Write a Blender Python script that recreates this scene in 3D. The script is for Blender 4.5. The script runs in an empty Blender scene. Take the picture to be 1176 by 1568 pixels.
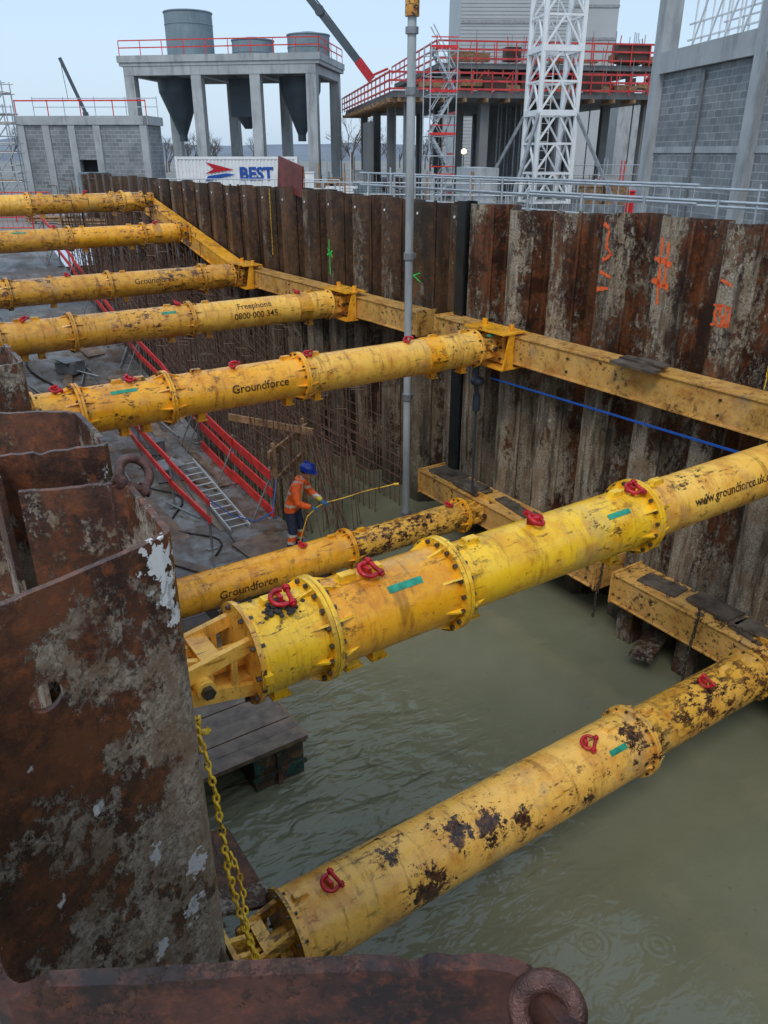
import bpy, math, random
import bmesh
from mathutils import Vector, Matrix
from mathutils import noise as mn
rnd = random.Random(11)
PIT = math.radians(33.5)      # site grid rotation of the excavation
CAMZ = 7.4
GZ = 4.4                      # site ground level (water = 0)
scene = bpy.context.scene
COL = scene.collection

# ---------------------------------------------------------------- mesh builder
class MB:
    def __init__(s): s.v=[]; s.f=[]; s.m=[]; s.s=[]
    def add(s, vs, fs, mat=0, smooth=False):
        o=len(s.v); s.v.extend([tuple(v) for v in vs])
        for f in fs:
            s.f.append([i+o for i in f]); s.m.append(mat); s.s.append(smooth)
    def box(s, lo, hi, mat=0):
        x0,y0,z0=lo; x1,y1,z1=hi
        s.add([(x0,y0,z0),(x1,y0,z0),(x1,y1,z0),(x0,y1,z0),(x0,y0,z1),(x1,y0,z1),(x1,y1,z1),(x0,y1,z1)],
              [(0,3,2,1),(4,5,6,7),(0,1,5,4),(1,2,6,5),(2,3,7,6),(3,0,4,7)],mat)
    def cbox(s, c, size, mat=0, rz=0, tilt=None):
        M=Matrix.Rotation(rz,3,'Z')
        if tilt is not None: M=M@tilt
        hx,hy,hz=[k/2 for k in size]; c=Vector(c)
        vs=[c+M@Vector((x,y,z)) for z in(-hz,hz) for x,y in((-hx,-hy),(hx,-hy),(hx,hy),(-hx,hy))]
        s.add(vs,[(0,3,2,1),(4,5,6,7),(0,1,5,4),(1,2,6,5),(2,3,7,6),(3,0,4,7)],mat)
    def beam(s, p0, p1, w, h, mat=0):
        p0=Vector(p0); p1=Vector(p1); d=(p1-p0)
        if d.length<1e-6: return
        d.normalize(); up=Vector((0,0,1))
        if abs(d.z)>.98: up=Vector((0,1,0))
        sd=d.cross(up).normalized(); u=sd.cross(d)
        vs=[]
        for p in(p0,p1):
            for a,b in((-1,-1),(1,-1),(1,1),(-1,1)): vs.append(p+sd*a*w/2+u*b*h/2)
        s.add(vs,[(3,2,1,0),(4,5,6,7),(0,1,5,4),(1,2,6,5),(2,3,7,6),(3,0,4,7)],mat)
    def cyl(s, p0, p1, r0, r1=None, n=12, mat=0, caps=True, smooth=True):
        if r1 is None: r1=r0
        p0=Vector(p0); p1=Vector(p1); d=(p1-p0).normalized()
        t=Vector((0,0,1)) if abs(d.z)<.9 else Vector((1,0,0))
        x=d.cross(t).normalized(); y=d.cross(x)
        c=[(math.cos(2*math.pi*i/n),math.sin(2*math.pi*i/n)) for i in range(n)]
        A=[p0+(x*a+y*b)*r0 for a,b in c]; B=[p1+(x*a+y*b)*r1 for a,b in c]
        s.add(A+B,[(i,i+n,(i+1)%n+n,(i+1)%n) for i in range(n)],mat,smooth)
        if caps:
            s.add(A,[tuple(range(n))],mat); s.add(B,[tuple(range(n-1,-1,-1))],mat)
    def path(s, pts, r, n=8, mat=0):
        for i in range(len(pts)-1): s.cyl(pts[i],pts[i+1],r,r,n,mat,True)
    def torus(s, c, axis, R, r, n=20, m=8, mat=0, a0=0, a1=2*math.pi, sx=1.0, ref=None):
        c=Vector(c); ax=Vector(axis).normalized()
        t=Vector(ref) if ref is not None else (Vector((0,0,1)) if abs(ax.z)<.9 else Vector((1,0,0)))
        x=ax.cross(t).normalized(); y=ax.cross(x)
        full=abs(a1-a0-2*math.pi)<1e-6
        N=n if full else n+1
        vs=[]
        for i in range(N):
            a=a0+(a1-a0)*i/n
            rd=x*math.cos(a)*sx+y*math.sin(a)
            for j in range(m):
                b=2*math.pi*j/m
                vs.append(c+rd*R+rd.normalized()*r*math.cos(b)+ax*r*math.sin(b))
        fs=[]
        for i in range(n):
            for j in range(m):
                i2=(i+1)%N
                fs.append((i*m+j,i2*m+j,i2*m+(j+1)%m,i*m+(j+1)%m))
        s.add(vs,fs,mat,True)
    def sphere(s, c, r, sc=(1,1,1), n=16, m=10, mat=0, z0=-1):
        c=Vector(c); vs=[]; fs=[]
        for j in range(m+1):
            ph=math.asin(max(-1,z0))+(math.pi/2-math.asin(max(-1,z0)))*j/m
            for i in range(n):
                a=2*math.pi*i/n
                vs.append(c+Vector((math.cos(a)*math.cos(ph)*sc[0],math.sin(a)*math.cos(ph)*sc[1],math.sin(ph)*sc[2]))*r)
        for j in range(m):
            for i in range(n):
                fs.append((j*n+i,j*n+(i+1)%n,(j+1)*n+(i+1)%n,(j+1)*n+i))
        s.add(vs,fs,mat,True)
    def prism(s, poly, z0, z1, mat=0):
        n=len(poly)
        s.add([(x,y,z0) for x,y in poly]+[(x,y,z1) for x,y in poly],
              [tuple(range(n-1,-1,-1)),tuple(range(n,2*n))]+[(i,(i+1)%n,(i+1)%n+n,i+n) for i in range(n)],mat)
    def plate(s, poly, y0, y1, mat=0):   # poly in x,z extruded over y
        n=len(poly)
        s.add([(x,y0,z) for x,z in poly]+[(x,y1,z) for x,z in poly],
              [tuple(range(n)),tuple(range(2*n-1,n-1,-1))]+[(i,i+n,(i+1)%n+n,(i+1)%n) for i in range(n)],mat)
    def obj(s, name, mats, parent=None, rz=0, loc=(0,0,0), fix=True):
        me=bpy.data.meshes.new(name); me.from_pydata(s.v,[],s.f)
        for m in (mats if isinstance(mats,(list,tuple)) else [mats]): me.materials.append(m)
        me.polygons.foreach_set('material_index',s.m); me.polygons.foreach_set('use_smooth',s.s)
        me.update()
        if fix:
            bm=bmesh.new(); bm.from_mesh(me); bmesh.ops.recalc_face_normals(bm,faces=bm.faces); bm.to_mesh(me); bm.free()
        o=bpy.data.objects.new(name,me); COL.objects.link(o)
        if parent: o.parent=parent
        else: o.rotation_euler=(0,0,rz); o.location=loc
        return o

def empty(name, loc=(0,0,0), rz=0):
    e=bpy.data.objects.new(name,None); e.location=loc; e.rotation_euler=(0,0,rz); e.empty_display_size=.3
    COL.objects.link(e); return e

# ---------------------------------------------------------------- materials
class NT:
    def __init__(s,name):
        s.m=bpy.data.materials.new(name); s.m.use_nodes=True; s.t=s.m.node_tree; s.t.nodes.clear()
        s.out=s.t.nodes.new('ShaderNodeOutputMaterial'); s.b=s.t.nodes.new('ShaderNodeBsdfPrincipled')
        s.t.links.new(s.b.outputs[0],s.out.inputs[0])
        s.tc=s.t.nodes.new('ShaderNodeTexCoord'); s.oc=s.tc.outputs['Object']
    def set(s,sock,v):
        if isinstance(v,bpy.types.NodeSocket): s.t.links.new(v,sock)
        else:
            if isinstance(v,(tuple,list)) and len(v)==3 and sock.type=='RGBA': v=(*v,1)
            sock.default_value=v
    def n(s,typ,**k):
        nd=s.t.nodes.new(typ)
        for a,b in k.items(): setattr(nd,a,b)
        return nd
    def map(s,scale=(1,1,1),loc=(0,0,0),vec=None):
        nd=s.n('ShaderNodeMapping'); s.set(nd.inputs['Vector'],vec or s.oc); nd.inputs['Scale'].default_value=scale; nd.inputs['Location'].default_value=loc
        return nd.outputs[0]
    def noise(s,scale,detail=4,vec=None,rough=.55,dist=0):
        nd=s.n('ShaderNodeTexNoise'); s.set(nd.inputs['Vector'],vec or s.oc)
        nd.inputs['Scale'].default_value=scale; nd.inputs['Detail'].default_value=min(detail,7); nd.inputs['Roughness'].default_value=rough; nd.inputs['Distortion'].default_value=dist
        return nd.outputs[0]
    def ramp(s,f,stops):
        nd=s.n('ShaderNodeValToRGB'); s.set(nd.inputs[0],f); r=nd.color_ramp
        while len(r.elements)<len(stops): r.elements.new(.5)
        for e,(p,c) in zip(r.elements,stops):
            e.position=p; e.color=(c,c,c,1) if isinstance(c,(int,float)) else (*c,1)
        return nd.outputs[0]
    def mix(s,f,a,b,blend='MIX'):
        nd=s.n('ShaderNodeMix',data_type='RGBA',blend_type=blend)
        s.set(nd.inputs[0],f); s.set(nd.inputs[6],a); s.set(nd.inputs[7],b); return nd.outputs[2]
    def math(s,op,a,b=0.0,clamp=False):
        nd=s.n('ShaderNodeMath',operation=op,use_clamp=clamp); s.set(nd.inputs[0],a); s.set(nd.inputs[1],b); return nd.outputs[0]
    def sep(s,vec=None):
        nd=s.n('ShaderNodeSeparateXYZ'); s.set(nd.inputs[0],vec or s.oc); return nd.outputs
    def spots(s,lst,nscale=14,amp=3.4,sc=(1,1,1),thr=.42,rough=.72):
        nz=s.math('MULTIPLY',s.math('SUBTRACT',s.noise(nscale,7,None,rough),.5),amp); tot=0.0
        v=s.map(sc)
        for (c,r) in lst:
            d=s.n('ShaderNodeVectorMath',operation='DISTANCE'); s.set(d.inputs[0],v); d.inputs[1].default_value=tuple(a*b for a,b in zip(c,sc))
            m=s.math('SUBTRACT',1.0,s.math('DIVIDE',d.outputs['Value'],r))
            m=s.ramp(s.math('ADD',m,nz),[(thr,0.0),(thr+.05,1.0)])
            m=s.math('MULTIPLY',m,s.math('LESS_THAN',d.outputs['Value'],r*1.5))
            tot=s.math('MAXIMUM',m,tot)
        return tot
    def bump(s,h,strength=.4,dist=.02,normal=None):
        nd=s.n('ShaderNodeBump'); s.set(nd.inputs['Height'],h); nd.inputs['Strength'].default_value=strength; nd.inputs['Distance'].default_value=dist
        if normal is not None: s.set(nd.inputs['Normal'],normal)
        return nd.outputs[0]
    def done(s,col,rough=.5,metal=0,normal=None,spec=None):
        s.set(s.b.inputs['Base Color'],col); s.set(s.b.inputs['Roughness'],rough); s.set(s.b.inputs['Metallic'],metal)
        if normal is not None: s.set(s.b.inputs['Normal'],normal)
        if spec is not None: s.set(s.b.inputs['Specular IOR Level'],spec)
        return s.m

def simple(name,col,rough=.5,metal=0,var=.25,scale=4,bump=.1):
    t=NT(name); f=t.ramp(t.noise(scale,5),[(.3,0.0),(.7,1.0)])
    c=t.mix(f,tuple(k*(1-var) for k in col),tuple(min(1,k*(1+var)) for k in col))
    return t.done(c,rough,metal,t.bump(t.noise(scale*8,3),bump,.01))

def yellow(name,base,worn=.5,seed=0,spots=(),film=.45,dirt=.6):
    t=NT(name); v=t.map((1,1,1),(seed*3.1,seed*1.7,seed*.9))
    pale=tuple(min(1,k*1.08+.03) for k in base); dk=(base[0]*.72,base[1]*.52,base[2]*.5)
    c=t.mix(t.ramp(t.noise(1.4,4,v),[(.35,0.0),(.65,1.0)]),base,pale)
    c=t.mix(t.ramp(t.noise(3.2,7,v,.7),[(.47,0.0),(.66,.85)]),c,dk)
    st=t.map((3.4,.55,.55),(seed,0,0)); c=t.mix(t.ramp(t.noise(2.6,7,st,.78),[(.53,0.0),(.64,dirt)]),c,(.20,.085,.016))
    ln=t.map((.5,4,4),(0,seed,2)); c=t.mix(t.ramp(t.noise(3.4,7,ln,.78),[(.60,0.0),(.64,.8)]),c,(.075,.032,.012))
    gr=t.ramp(t.noise(1.7,7,t.map((1,1,1),(seed*2+9,4,7)),.7),[(.55,0.0),(.68,film)])
    c=t.mix(gr,c,(.30,.245,.16))
    big=t.ramp(t.noise(.8,3,t.map((1,1,1),(seed*5+3,2,1))),[(.44,0.0),(.60,1.0)])
    chip=t.ramp(t.noise(8,7,t.map((.7,1.2,1.2),(seed*3.1,seed*1.7,seed*.9)),.8),[(.595-.05*worn,0.0),(.62-.05*worn,1.0)])
    chipm=t.math('MULTIPLY',chip,t.math('ADD',t.math('MULTIPLY',big,.9),.15*worn,True))
    fine=t.ramp(t.noise(32,4,v,.6),[(.67,0.0),(.70,.8)]); chipm=t.math('MAXIMUM',chipm,fine)
    if spots: chipm=t.math('MAXIMUM',chipm,t.spots(spots,11,5.0,(1,1,1),.34,.8))
    c=t.mix(chipm,c,t.mix(t.ramp(t.noise(20,4,v),[(.4,0.0),(.6,1.0)]),(.020,.013,.010),(.12,.05,.022)))
    wsc=t.ramp(t.noise(5,6,t.map((4,1.6,1.6),(seed+7,1,2)),.8),[(.69,0.0),(.71,.6)])
    c=t.mix(wsc,c,(.58,.56,.48))
    rg=t.ramp(t.noise(5,5,v),[(.3,.16),(.7,.42)])
    return t.done(c,rg,0,t.bump(t.math('SUBTRACT',t.noise(18,5,v),chipm),.35,.006))

Y_ORANGE=yellow('yellow_paint_weathered',(.90,.41,.012),.8,1)
Y_FAR=yellow('yellow_paint_dirty',(.72,.35,.03),1.3,2,(),.6,.8)
Y_BRIGHT=yellow('yellow_paint_bright',(.95,.54,.010),.6,3,(),.4,.55)
Y_PALE=yellow('yellow_paint_faded',(.92,.50,.065),.6,4)
Y_LOW=yellow('yellow_paint_faded_chipped',(.90,.50,.085),.7,9,[((3.15,3.99,1.13),.30),((3.98,4.13,1.38),.24),((3.62,4.2,1.43),.22),((2.9,4.3,1.46),.14),((4.35,4.05,1.3),.16),((6.1,4.2,1.4),.22),((5.3,4.0,1.1),.12)],.5,.6)
Y_PALEWORN=yellow('yellow_paint_faded_worn',(.78,.42,.05),1.9,7)
Y_WALER=yellow('yellow_paint_waler',(.66,.36,.085),1.0,5,(),.7,.8)

def rusty(name, mudcol, rA, rB, lo, hi, ain=None, ab=.35, zb=None, wet=.4, sz=.35, scale=1.0, white=.0, spots=(), abias=None, stain=False):
    t=NT(name); st=t.map((1,1,sz))
    r=t.mix(t.ramp(t.noise(2.6*scale,7,st,.72),[(.40,0.0),(.62,1.0)]),rA,rB)
    r=t.mix(t.ramp(t.noise(12*scale,6,t.oc,.75),[(.50,0.0),(.66,.8)]),r,(rB[0]*1.8,rB[1]*1.5,rB[2]*1.1))
    r=t.mix(t.ramp(t.noise(1.1*scale,6,t.map((1,1,1),(3,8,1)),.7),[(.53,0.0),(.6,.75)]),r,tuple(k*.5 for k in rA))
    n1=t.math('MULTIPLY',t.noise(1.5*scale,4,t.map((1,1,sz*1.3),(4,2,1)),.6),.48)
    n2=t.math('MULTIPLY',t.noise(8.5*scale,7,t.map((1,1,.7),(1,5,2)),.84),.52)
    n=t.math('ADD',n1,n2); x,y,z=t.sep()
    if ain is not None: n=t.math('SUBTRACT',n,t.math('MULTIPLY',t.math('SUBTRACT',x,ain),ab))
    if abias is not None: n=t.math('ADD',n,t.math('MULTIPLY',t.math('SUBTRACT',x,abias[0]),abias[1]))
    if zb is not None:
        k=t.math('MULTIPLY',t.math('SUBTRACT',zb[0],z),zb[1]); nd=t.n('ShaderNodeClamp'); t.set(nd.inputs[0],k); nd.inputs[1].default_value=zb[2]; nd.inputs[2].default_value=zb[3]
        n=t.math('ADD',n,nd.outputs[0])
    m=t.ramp(n,[(lo,0.0),(hi,1.0)])
    fine=t.noise(24*scale,7,t.oc,.85)
    mc=t.mix(t.ramp(fine,[(.40,0.0),(.58,1.0)]),tuple(k*.26 for k in mudcol),tuple(k*1.25 for k in mudcol))
    mc=t.mix(t.ramp(t.noise(4.5*scale,6,t.map((1,1,.4),(2,2,2)),.75),[(.44,0.0),(.60,.8)]),mc,(mudcol[0]*.52,mudcol[1]*.38,mudcol[2]*.25))
    c=t.mix(m,r,mc)
    if white>0:
        w=t.ramp(t.noise(5.0*scale,6,t.map((1,1,.6),(8,8,3)),.7),[(.70-white,0.0),(.712-white,1.0)])
        w=t.math('MULTIPLY',w,t.ramp(t.noise(.9,2,t.map((1,1,1),(5,1,9))),[(.45,0.0),(.55,1.0)]))
        c=t.mix(w,c,(.66,.64,.60))
    if spots: c=t.mix(t.spots(spots,34,3.2,(1,1,.6),.40,.6),c,(.74,.72,.68))
    if stain:
        sk=t.ramp(t.noise(5.5,6,t.map((1,1,.10),(2,9,4)),.7),[(.49,0.0),(.61,.78)])
        c=t.mix(sk,c,(.034,.022,.015))
        dm=t.ramp(t.math('ADD',t.math('MULTIPLY',z,.5),t.math('MULTIPLY',t.noise(2,5),.5)),[(.35,.75),(.72,0.0)])
        c=t.mix(dm,c,(.035,.03,.022))
    h=t.math('ADD',t.math('MULTIPLY',fine,t.math('ADD',m,.4)),t.math('MULTIPLY',m,.8))
    return t.done(c,t.math('ADD',t.math('MULTIPLY',m,.35),wet),0,t.bump(h,.9,.011),.6)

RUST_NEAR=rusty('rusty_steel_with_dried_mud',(.46,.365,.27),(.034,.012,.007),(.15,.050,.019),.512,.530,abias=(.26,.14),zb=(6.2,.10,-.07,.03),wet=.22,sz=.8,scale=2.1,white=.03,
   spots=[((.455,1.70,6.49),.060),((.475,1.705,6.40),.045),((.48,1.71,6.32),.035),((.45,1.695,5.47),.045),((.42,1.69,5.30),.05),((.3,1.65,5.25),.03),((.33,1.66,5.62),.03),((.2,1.62,5.9),.02)])
RUST_FRONT=rusty('dark_rusty_steel',(.20,.10,.06),(.020,.009,.008),(.11,.036,.020),.56,.58,wet=.2,sz=1,scale=3.0)
RUST_R=rusty('rusty_pile_steel_mud_streaked',(.40,.335,.245),(.036,.014,.009),(.165,.060,.024),.480,.508,9.85,.17,(4.3,.05,-.012,.05),.28,.30,1.35,.035,(),None,True)
RUST_B=rusty('brown_pile_steel',(.27,.22,.155),(.036,.019,.012),(.105,.056,.030),.52,.55,9.85,.16,(4.3,.06,-.02,.07),.26,.28,.9,.0,(),None,True)
RUST_END=rusty('rusty_pile_steel_plain',(.30,.25,.19),(.03,.014,.009),(.12,.045,.02),.49,.52,wet=.4,sz=.3,scale=1.2)
SHACK_RUST=simple('rusty_shackle_steel',(.10,.045,.035),.3,.3,.7,40,.5)
RED=simple('red_paint',(.46,.012,.02),.35,0,.5,14)
REDBAR=simple('red_barrier_paint',(.64,.03,.025),.4,0,.35,5)
BOLT=simple('bolt_steel',(.08,.065,.05),.4,.5,.5,30)
GREEN=simple('green_label',(.02,.28,.17),.4,0,.4,14)
BLACK=simple('black_rope_and_rubber',(.02,.016,.014),.5,0,.2,20)
def inkmat():
    t=NT('black_lettering'); f=t.ramp(t.noise(22,6,None,.75),[(.55,0.0),(.61,1.0)]); return t.done(t.mix(f,(.026,.016,.010),(.55,.28,.03)),.45)
INK=inkmat()
GALV=simple('galvanised_steel',(.46,.49,.51),.4,.4,.2,3)
GALVD=simple('weathered_galvanised',(.24,.255,.265),.45,.4,.3,5)
def concmat(name,col,dark=.55):
    t=NT(name); c=t.mix(t.ramp(t.noise(.7,6,None,.65),[(.35,0.0),(.65,1.0)]),tuple(k*.85 for k in col),tuple(k*1.1 for k in col))
    c=t.mix(t.ramp(t.noise(1.6,6,t.map((1,1,.18),(2,3,4)),.7),[(.50,0.0),(.68,.85)]),c,tuple(k*dark for k in col))
    return t.done(c,.75,0,t.bump(t.noise(10,4),.2,.01))
CONC=concmat('precast_concrete',(.39,.41,.415),.5)
CONCD=concmat('damp_concrete',(.17,.175,.175))
SILO=concmat('silo_paint_grey_blue',(.19,.25,.28),.75)
SILOD=simple('dark_hopper_steel',(.06,.08,.095),.5,.1,.2,1)
WHITE=simple('white_paint',(.78,.79,.79),.4,0,.08,2)
CLAD=simple('grey_cladding',(.42,.43,.43),.55,.1,.07,.3)
DARK=simple('dark_opening',(.015,.016,.018),.8)
TIMBER=simple('timber_formwork',(.27,.16,.08),.6,0,.5,6)
REBAR=simple('rusty_rebar',(.15,.085,.06),.6,.1,.5,20)
ROPEB=simple('blue_strap',(.01,.10,.45),.5,0,.1,5)
TEAL=rusty('peeling_teal_board',(.02,.15,.13),(.05,.028,.016),(.15,.09,.05),.51,.54,wet=.5,sz=1,scale=1.8)
CHAINY=yellow('yellow_chain_paint',(.80,.50,.02),.7,6)
MUDTOP=simple('mud_and_planks',(.10,.08,.062),.45,0,.6,5,.6)
OLDWOOD=simple('wet_old_timber',(.15,.105,.07),.3,0,.55,5,.3)
ORANGE=simple('orange_spray_paint',(.95,.13,.03),.5,0,.3,14)
GREENP=simple('green_spray_paint',(.02,.62,.10),.5,0,.2,10)
PLATE=simple('dark_red_plate',(.15,.025,.02),.4,0,.5,3)

def blockmat():
    t=NT('grey_blockwork'); s=t.sep(); cb=t.n('ShaderNodeCombineXYZ')
    t.set(cb.inputs[0],t.math('ADD',s[0],s[1])); t.set(cb.inputs[1],s[2])
    b=t.n('ShaderNodeTexBrick'); t.set(b.inputs['Vector'],cb.outputs[0])
    b.inputs['Color1'].default_value=(.16,.18,.19,1); b.inputs['Color2'].default_value=(.28,.30,.31,1); b.inputs['Mortar'].default_value=(.42,.43,.43,1)
    b.inputs['Scale'].default_value=1; b.inputs['Mortar Size'].default_value=.014; b.inputs['Brick Width'].default_value=.45; b.inputs['Row Height'].default_value=.225
    c=t.mix(t.ramp(t.noise(.7,6,None,.7),[(.4,0.0),(.62,.65)]),b.outputs[0],(.13,.145,.155))
    return t.done(c,.85,0,t.bump(b.outputs[1],-.3,.01))
BLOCK=blockmat()

def watermat():
    t=NT('murky_water')
    rp=t.n('ShaderNodeMapping'); t.set(rp.inputs[0],t.oc); rp.inputs['Rotation'].default_value=(0,0,math.radians(38)); rp.inputs['Scale'].default_value=(.9,1.9,1)
    n1=t.noise(1.3,2,rp.outputs[0],.5,.8); n2=t.noise(3.6,2,rp.outputs[0],.5,.5); n3=t.noise(26,2,None,.5)
    near=t.n('ShaderNodeVectorMath',operation='DISTANCE'); t.set(near.inputs[0],t.oc); near.inputs[1].default_value=(3.7,6.0,0)
    win=t.ramp(t.math('MULTIPLY',near.outputs['Value'],.2),[(.15,1.0),(.62,.07)])
    h=t.math('ADD',t.math('MULTIPLY',n1,1.1),t.math('MULTIPLY',n2,.55))
    h=t.math('ADD',t.math('MULTIPLY',h,win),t.math('MULTIPLY',n3,.004))
    for (x,y,fr,amp) in ((3.6,3.05,70,.020),(4.75,3.3,80,.018),(5.3,2.9,75,.016),(4.1,2.3,60,.018),(6.6,1.6,80,.012),(3.2,5.6,80,.01),(4.4,2.75,85,.014)):
        d=t.n('ShaderNodeVectorMath',operation='DISTANCE'); t.set(d.inputs[0],t.oc); d.inputs[1].default_value=(x,y,0)
        w=t.math('SINE',t.math('MULTIPLY',d.outputs['Value'],fr))
        env=t.math('SUBTRACT',1.0,t.math('MULTIPLY',d.outputs['Value'],3.8),True)
        h=t.math('ADD',h,t.math('MULTIPLY',t.math('MULTIPLY',w,env),amp))
    c=t.mix(t.ramp(t.noise(.5,4),[(.3,0.0),(.7,1.0)]),(.150,.153,.094),(.195,.194,.124))
    dirt=t.ramp(t.noise(9,7,t.oc,.8),[(.62,0.0),(.66,.75)])
    dirtm=t.math('MULTIPLY',dirt,t.ramp(t.noise(.5,2,t.map((1,1,1),(7,3,0))),[(.46,0.0),(.56,1.0)]))
    c=t.mix(dirtm,c,(.06,.052,.032))
    t.b.inputs['IOR'].default_value=1.40
    return t.done(c,.03,0,t.bump(h,1.0,.15),.7)
WATER=watermat()

def deckmat(name='wet_plywood_deck',bw=2.4,rh=.6,tint=1.0):
    t=NT(name)
    b=t.n('ShaderNodeTexBrick'); t.set(b.inputs['Vector'],t.oc)
    b.inputs['Color1'].default_value=(.09,.083,.076,1); b.inputs['Color2'].default_value=(.16,.15,.14,1); b.inputs['Mortar'].default_value=(.03,.024,.02,1)
    b.inputs['Scale'].default_value=1; b.inputs['Mortar Size'].default_value=.014; b.inputs['Brick Width'].default_value=bw; b.inputs['Row Height'].default_value=rh
    c=t.mix(t.ramp(t.noise(2.5,7,None,.7),[(.42,0.0),(.60,.9)]),b.outputs[0],(.085,.055,.032))
    c=t.mix(t.ramp(t.noise(1.2,6,t.map((1,1,1),(4,4,4)),.65),[(.48,0.0),(.58,.8)]),c,(.20,.205,.20))
    return t.done(c,t.ramp(t.noise(1.5,6,None,.65),[(.42,.06),(.58,.5)]),0,t.bump(t.noise(12,5),.25,.01))
DECK=deckmat()
def groundmat():
    t=NT('muddy_site_ground')
    c=t.mix(t.ramp(t.noise(.25,7,t.oc,.65),[(.35,0.0),(.65,1.0)]),(.13,.12,.10),(.24,.23,.20))
    c=t.mix(t.ramp(t.noise(.08,3),[(.5,0.0),(.6,.6)]),c,(.27,.27,.26))
    return t.done(c,.6,0,t.bump(t.noise(3,6),.5,.05))
GROUND=groundmat()

# ---------------------------------------------------------------- lettering
def letters(txt,size,bold=0.0):
    cu=bpy.data.curves.new('t','FONT'); cu.body=txt; cu.size=size; cu.resolution_u=3; cu.offset=bold
    o=bpy.data.objects.new('t',cu); COL.objects.link(o)
    dg=bpy.context.evaluated_depsgraph_get(); dg.update()
    me=bpy.data.meshes.new_from_object(o.evaluated_get(dg)); bm=bmesh.new(); bm.from_mesh(me)
    ys=[v.co.y for v in bm.verts]; y0,y1=min(ys),max(ys)
    for i in range(1,7):
        bmesh.ops.bisect_plane(bm,geom=bm.verts[:]+bm.edges[:]+bm.faces[:],plane_co=(0,y0+(y1-y0)*i/7,0),plane_no=(0,1,0))
    bm.verts.index_update()
    V=[v.co.copy() for v in bm.verts]; F=[[v.index for v in f.verts] for f in bm.faces]
    bm.free(); bpy.data.objects.remove(o); bpy.data.curves.remove(cu); bpy.data.meshes.remove(me)
    return V,F
def wrap_text(mb,txt,size,a,b,z,r,phi,mat=0,bold=.002):
    V,F=letters(txt,size,bold); rr=r+.004
    mb.add([(a+v.x, b-rr*math.cos(phi+v.y/rr), z+rr*math.sin(phi+v.y/rr)) for v in V],F,mat,True)
def wrap_patch(mb,a0,a1,b,z,r,p0,p1,mat=0,n=6):
    rr=r+.005; vs=[]
    for i in range(n+1):
        p=p0+(p1-p0)*i/n
        for a in(a0,a1): vs.append((a,b-rr*math.cos(p),z+rr*math.sin(p)))
    mb.add(vs,[(2*i,2*i+1,2*i+3,2*i+2) for i in range(n)],mat,True)

# ---------------------------------------------------------------- struts
def shackle(mb,a,b,z,s=1.0,tilt=0.0,mat=0):
    """bow shackle lying over on a lug at the tube top"""
    ax=Vector((math.sin(tilt)*.45,-.30,.9)).normalized(); c=Vector((a,b-.03*s,z+.05*s))
    ref=Vector((math.cos(tilt*1.5),math.sin(tilt*1.5),0)); x=ax.cross(ref).normalized(); y=ax.cross(x)
    mb.torus(c,ax,.060*s,.015*s,20,8,mat,a0=-.45,a1=math.pi+.45,sx=1.0,ref=ref)
    p=c-y*.055*s
    mb.cyl(p-x*.085*s,p+x*.085*s,.015*s,n=8,mat=mat)
    for k in(-1,1): mb.cyl(p+x*k*.045*s,p+x*k*.070*s,.025*s,n=10,mat=mat)
    mb.cbox((a,b,z+.02*s),(.03,.09*s,.08*s),mat,tilt)

def yoke(mb,bolts,at,aw,b,z,r):
    d=1 if aw>at else -1
    mb.cyl((at-d*.035,b,z),(at,b,z),r+.055,n=32)
    mid=at+(aw-at)*.55
    for off in(-.20,.155):
        for sg in(-1,1):
            mb.plate([(at,z+sg*r*.72),(at,z+sg*r*.42),(mid+d*.09,z+sg*.03),(mid+d*.09,z+sg*.14)],b+off,b+off+.045)
        mb.plate([(at+d*.10,z-r*.5),(at+d*.14,z-r*.5),(at+d*.14,z+r*.5),(at+d*.10,z+r*.5)],b+off+.003,b+off+.042)
    mb.box((min(at,mid-d*.02),b-.20,z+r*.44),(min(at,mid)+abs(mid-at)*.45,b+.20,z+r*.50))
    mb.box((min(at,mid-d*.05),b-.15,z-.13),(max(at,mid-d*.05),b+.15,z-.10))
    mb.cyl((at,b,z),(mid-d*.05,b,z),.085,n=18)
    mb.cyl((mid,b-.27,z),(mid,b+.27,z),.065,n=14)
    for off in(-.12,.05):
        mb.plate([(mid-d*.1,z-.11),(aw,z-.22),(aw,z+.22),(mid-d*.1,z+.11)],b+off,b+off+.045)
    mb.box((min(aw,aw-d*.04),b-.30,z-.28),(max(aw,aw-d*.04),b+.30,z+.28))
    for i in(-1,1):
        for j in(-1,0,1): bolts.cyl((aw-d*.04,b+i*.24,z+j*.2),(aw-d*.085,b+i*.24,z+j*.2),.025,n=6,smooth=False)
    bolts.cyl((mid,b-.31,z),(mid,b-.27,z),.045,n=6,smooth=False)
    for k in range(10):
        an=2*math.pi*k/10
        p=(b+math.cos(an)*(r+.025),z+math.sin(an)*(r+.025)); bolts.cyl((at-d*.07,p[0],p[1]),(at+d*.03,p[0],p[1]),.016,n=6,smooth=False)

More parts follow.
